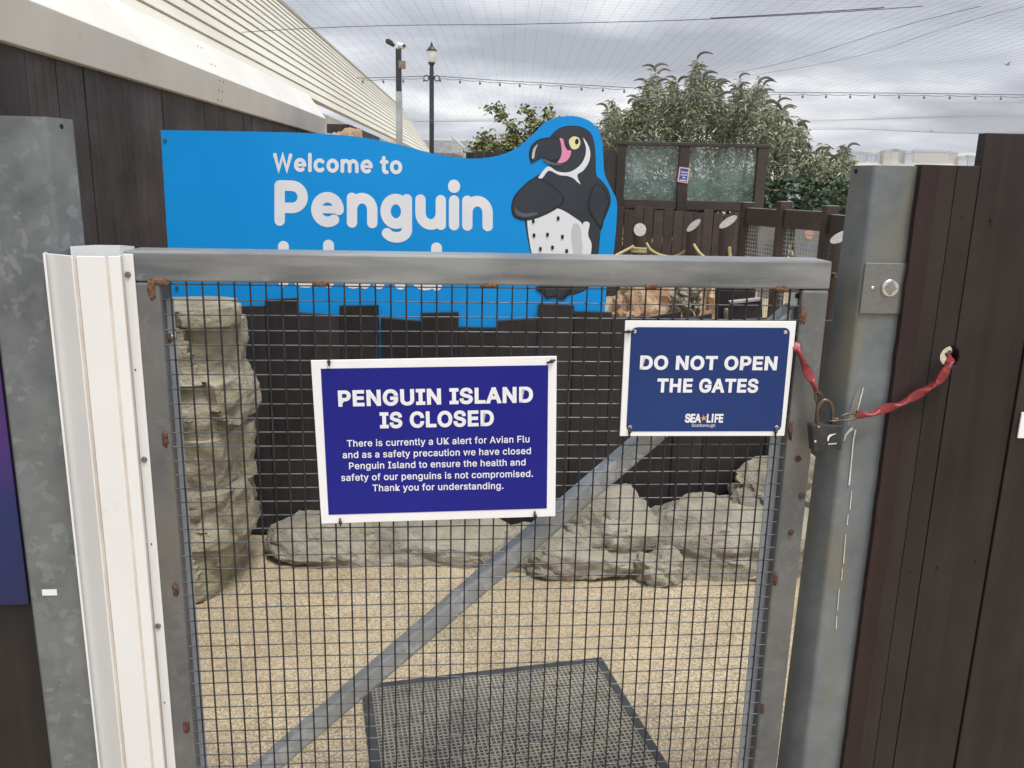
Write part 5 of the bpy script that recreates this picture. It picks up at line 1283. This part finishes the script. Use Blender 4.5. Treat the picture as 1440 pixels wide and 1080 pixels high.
def ncab(P, r): 
    pts = []
    for a, c_ in zip(P[:-1], P[1:]):
        for t in np.linspace(0, 1, 8): x, y = a[0]+(c_[0]-a[0])*t, a[1]+(c_[1]-a[1])*t; pts.append(Vector((x, y, sag(x, y)-.004)))
    mb = MB(); mb.tube(pts, r, 5, cap=False); mb.build('support_cable', MT['cable'], net)
def npt(px, py): p = WZ(px, py, ZN-.03); return (p.x, p.y)
ncab([npt(330,45), npt(700,36), npt(960,21), npt(1300,-2)], .0026)
ncab([npt(1000,17), npt(1245,-1)], .0035)
ncab([npt(1035,97), npt(1200,52), npt(1380,2)], .0018)
ncab([npt(1060,106), npt(1240,64), npt(1440,6)], .0014)
ncab([(-2.1, yB), (10.5, yB)], .004)

# ================================================================== FAR BUILDINGS
hs = empty('house', (W(660,200,34).x, 34, 0), 'low house far off with a long slate roof behind the street lamp', 'house')
Yh = 34.0
zr, ze = W(660,192.5,Yh).z, W(660,216,Yh).z
x0, x1 = W(575,200,Yh).x, W(760,200,Yh).x
mb = MB(); mb.bb(x0+.2, x1-.2, Yh+.3, Yh+6, 0, ze+.02); mb.build('wall', MT['render_wall'], hs)
mb = MB(); mb.prism([Vector((x0,Yh,ze)), Vector((x0,Yh+3.2,zr)), Vector((x0,Yh+6.4,ze)), Vector((x0,Yh+6.4,ze-.1)), Vector((x0,Yh+3.2,zr-.12)), Vector((x0,Yh,ze-.1))], (x1-x0,0,0)); rfh = mb.build('roof', MT['slate'], hs)
mb = MB(); rx = W(709,190,Yh+3).x; mb.bb(rx-.2, rx+.2, Yh+2.9, Yh+3.4, zr-.3, zr+.35); mb.build('chimney', MT['render_wall'], rfh)
gl = empty('glass_screen', W(645,205,22)*1, 'pale green glass windbreak panels seen above the dip in the welcome sign', 'screen')
mb = MB(); mb.prism([W(x, y, Y) for x, y, Y in ((635,191,24),(653,209,20),(653,222,20),(635,212,24))], (0.02,0.02,0)); gp1 = mb.build('glass_pane', MT['glass'], gl)
mb = MB(); mb.tube([W(635,191,24), W(653,208.5,20)], .035, 6); mb.tube([W(653,208.5,20), W(653,222,20)], .04, 6); mb.build('frame', pm('verdigris_frame', (.28,.36,.33), (.38,.46,.43), 4), gl)
# distant town on the hill
YT = 900.0
hp_ = [(1060,240),(1110,229),(1150,221),(1180,217),(1190,214),(1204,211.5),(1214,212.5),(1226,214.5),(1240,217),(1256,214),(1275,211.5),(1290,211.5),(1306,213),(1330,215),(1344,217.5),(1362,218.5),(1390,217),(1420,216),(1480,222),(1560,236)]
mb = MB(); vs = []; fs = []
for x, y in hp_: 
    p = W(x, y, YT); vs += [Vector((p.x, YT-110, -1)), Vector((p.x, YT-34, p.z*.60)), Vector((p.x, YT+20, p.z)), Vector((p.x, YT+80, p.z+4)), Vector((p.x, YT+300, -1))]
for i in range(len(hp_)-1):
    for k in range(4): fs.append((i*5+k, (i+1)*5+k, (i+1)*5+k+1, i*5+k+1))
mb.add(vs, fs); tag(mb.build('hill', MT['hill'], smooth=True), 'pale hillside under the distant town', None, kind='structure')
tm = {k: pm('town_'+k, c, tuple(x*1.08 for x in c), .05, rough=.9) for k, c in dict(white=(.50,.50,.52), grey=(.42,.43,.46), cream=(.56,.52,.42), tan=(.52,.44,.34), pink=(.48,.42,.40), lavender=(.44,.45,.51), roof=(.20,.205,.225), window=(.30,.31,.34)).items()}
town = [(1188,1217,213,227,'grey','widest pale grey terrace at the left end of the distant hill town',212,4,5),
 (1218,1231,215,227,'lavender','lavender grey house block right of the widest grey terrace, on the hill',213,3,3),
 (1232,1242,218,228,'white','small white house before the yellow block, on the distant hill',216,2,3),
 (1242.5,1252,212,226,'tan','tan hotel block left of the narrow gabled hotel, on the distant hill',210.5,4,3),
 (1252.5,1263,211,225,'cream','narrow cream gabled hotel next to the pink block, on the distant hill',208.5,4,3),
 (1263.5,1272,212,225,'pink','pinkish hotel block in the middle of the distant town',210,4,2),
 (1272.5,1283,213,226,'white','white block between the pinkish hotel and the long cream hotel',211,4,3),
 (1283.5,1333,212.5,229,'cream','longest cream hotel with rows of windows on the distant hill',210.5,5,13),
 (1333.5,1346,213,226,'tan','tan end house right of the long cream hotel, with a hipped roof',211,3,3),
 (1348,1360,221,228,'white','low pale house at the right end of the distant town',219.5,1,3),
 (1361,1372,219,228,'grey','low grey house touching the dark tall board, in the distant town',217.5,2,3)]
for k, (x0, x1, yt, yb, colr, lab, yr, nf_, nc) in enumerate(town):
    yt += (1.6, 2.6, .8, 1.2, 2.2, .4, 2.4, 1.5, 2.2, .6, 1.2)[k]; yr += (-.8, .6, -1.2, -.4, .2, -1, .4, -.4, .6, -.4, 0)[k]
    Yk = YT-20+(k % 3)*3; A, B = W(x0, yb, Yk), W(x1, yb, Yk); zt_ = W((x0+x1)/2, yt, Yk).z; zrf = W((x0+x1)/2, yr, Yk).z
    h = empty('town_house', ((A.x+B.x)/2, Yk, A.z), lab, 'building', 'houses of the distant hill town')
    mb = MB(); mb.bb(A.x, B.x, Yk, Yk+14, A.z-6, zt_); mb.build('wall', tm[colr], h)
    mb = MB(); ins = min((B.x-A.x)*.3, 4)
    if k == 4: mb.prism([Vector((A.x-.2,Yk-.2,zt_)), Vector((B.x+.2,Yk-.2,zt_)), Vector(((A.x+B.x)/2,Yk-.2,zrf))], (0,14.4,0))
    else:
        vs = [Vector((A.x-.3,Yk-.3,zt_)), Vector((B.x+.3,Yk-.3,zt_)), Vector((B.x+.3,Yk+14.3,zt_)), Vector((A.x-.3,Yk+14.3,zt_)), Vector((A.x+ins,Yk+5,zrf)), Vector((B.x-ins,Yk+5,zrf)), Vector((B.x-ins,Yk+9,zrf)), Vector((A.x+ins,Yk+9,zrf))]
        mb.add(vs, [(0,1,5,4),(1,2,6,5),(2,3,7,6),(3,0,4,7),(4,5,6,7)])
    mb.build('roof', tm['roof'], h)
    wme = None; hgt = (zt_-A.z)/(nf_+.4); wdt = (B.x-A.x)/nc
    for i in range(nf_):
        for j in range(nc):
            cxw, czw = A.x+wdt*(j+.5), A.z+hgt*(i+.75); 
            if wme is None: mb = MB(); mb.bb(-wdt*.2, wdt*.2, -.15, .05, -hgt*.28, hgt*.28); wo = mb.build('window', tm['window'], None); wme = wo
            else: wo = wme.copy(); COL.objects.link(wo)
            wo.parent = h; wo.location = Vector((cxw, Yk, czw))-Vector(h.location)
# gulls
for x, y, lab in ((1417, 91, 'small gull gliding in the sky at the upper right'), (1310, 185, 'tiny far gull low in the sky above the distant town')):
    g = empty('gull', W(x, y, 60), lab, 'bird'); mb = MB(); p = W(x, y, 60); k = 1 if y < 100 else .5
    mb.tube([p+Vector((-.22*k,0,-.02)), p+Vector((-.08*k,0,0)), p+Vector((.12*k,0,.01)), p+Vector((.2*k,0,.03))], [.01,.06*k,.05*k,.015], 8); mb.build('body', MT['bird'], g, smooth=True)
    for sx in (-1, 1):
        mb = MB(); mb.prism([p+Vector((.06*k,0,.03)), p+Vector((.05*k,sx*.3*k,.16*k)), p+Vector((-.08*k,sx*.55*k,.10*k)), p+Vector((-.08*k,sx*.25*k,.12*k)), p+Vector((-.07*k,0,.02))], (0,0,.015)); mb.build('wing', MT['bird'], g)

# small litter on the ground
mb = MB(); p = WZ(545, 790, .004); pts = []
for i in range(26):
    a = 2*math.pi*i/26; rr = .022*(1+.45*noise.noise(Vector((math.cos(a)*2, math.sin(a)*2, 4)))+.3*noise.noise(Vector((math.cos(a)*6, math.sin(a)*6, 9)))); pts.append(p+Vector((rr*math.cos(a), rr*1.6*math.sin(a), 0)))
mb.prism(pts, (0,0,.002)); tag(mb.build('bird_dropping', MT['white_mark'], loc=p), 'white bird dropping splashed on the pebble ground below the low rock', 'bird dropping')
mb = MB(); p = WZ(1063, 815, .01); mb.add([p+Vector((-.035,0,0)), p+Vector((0,-.012,.012)), p+Vector((.03,.004,.004)), p+Vector((0,.016,.016))], [(0,1,3),(1,2,3)])
tag(mb.build('fallen_leaf', pm('dry_leaf', (.42,.25,.17), (.52,.34,.25), 60), loc=p), 'dry pinkish leaf on the ground by the right end of the rocks', 'leaf')

# sea air between here and the distant town
hz = MB(); hz.bb(-700, 700, -2, 1120, -1.0, 60); ho = hz.build('haze', [bpy.data.materials.new('haze_air')]); tag(ho, 'thin pale sea haze in front of the distant town', None, kind='stuff')
m = ho.data.materials[0]; m.use_nodes = True; m.node_tree.nodes.clear()
vo_ = m.node_tree.nodes.new('ShaderNodeOutputMaterial'); pv_ = m.node_tree.nodes.new('ShaderNodeVolumePrincipled')
pv_.inputs['Color'].default_value = (.93,.95,1,1); pv_.inputs['Density'].default_value = .00026; m.node_tree.links.new(pv_.outputs[0], vo_.inputs['Volume'])
mb = MB(); mb.add([(-2600,70,.05),(2600,70,.05),(2600,1000,.05),(-2600,1000,.05)], [(0,1,2,3)])
tag(mb.build('sea', pm('grey_sea_water', (.10,.13,.14), (.15,.18,.19), .02, rough=.25, bump=.3, bscale=.6)), 'grey sea in the bay before the distant town', None, kind='structure')
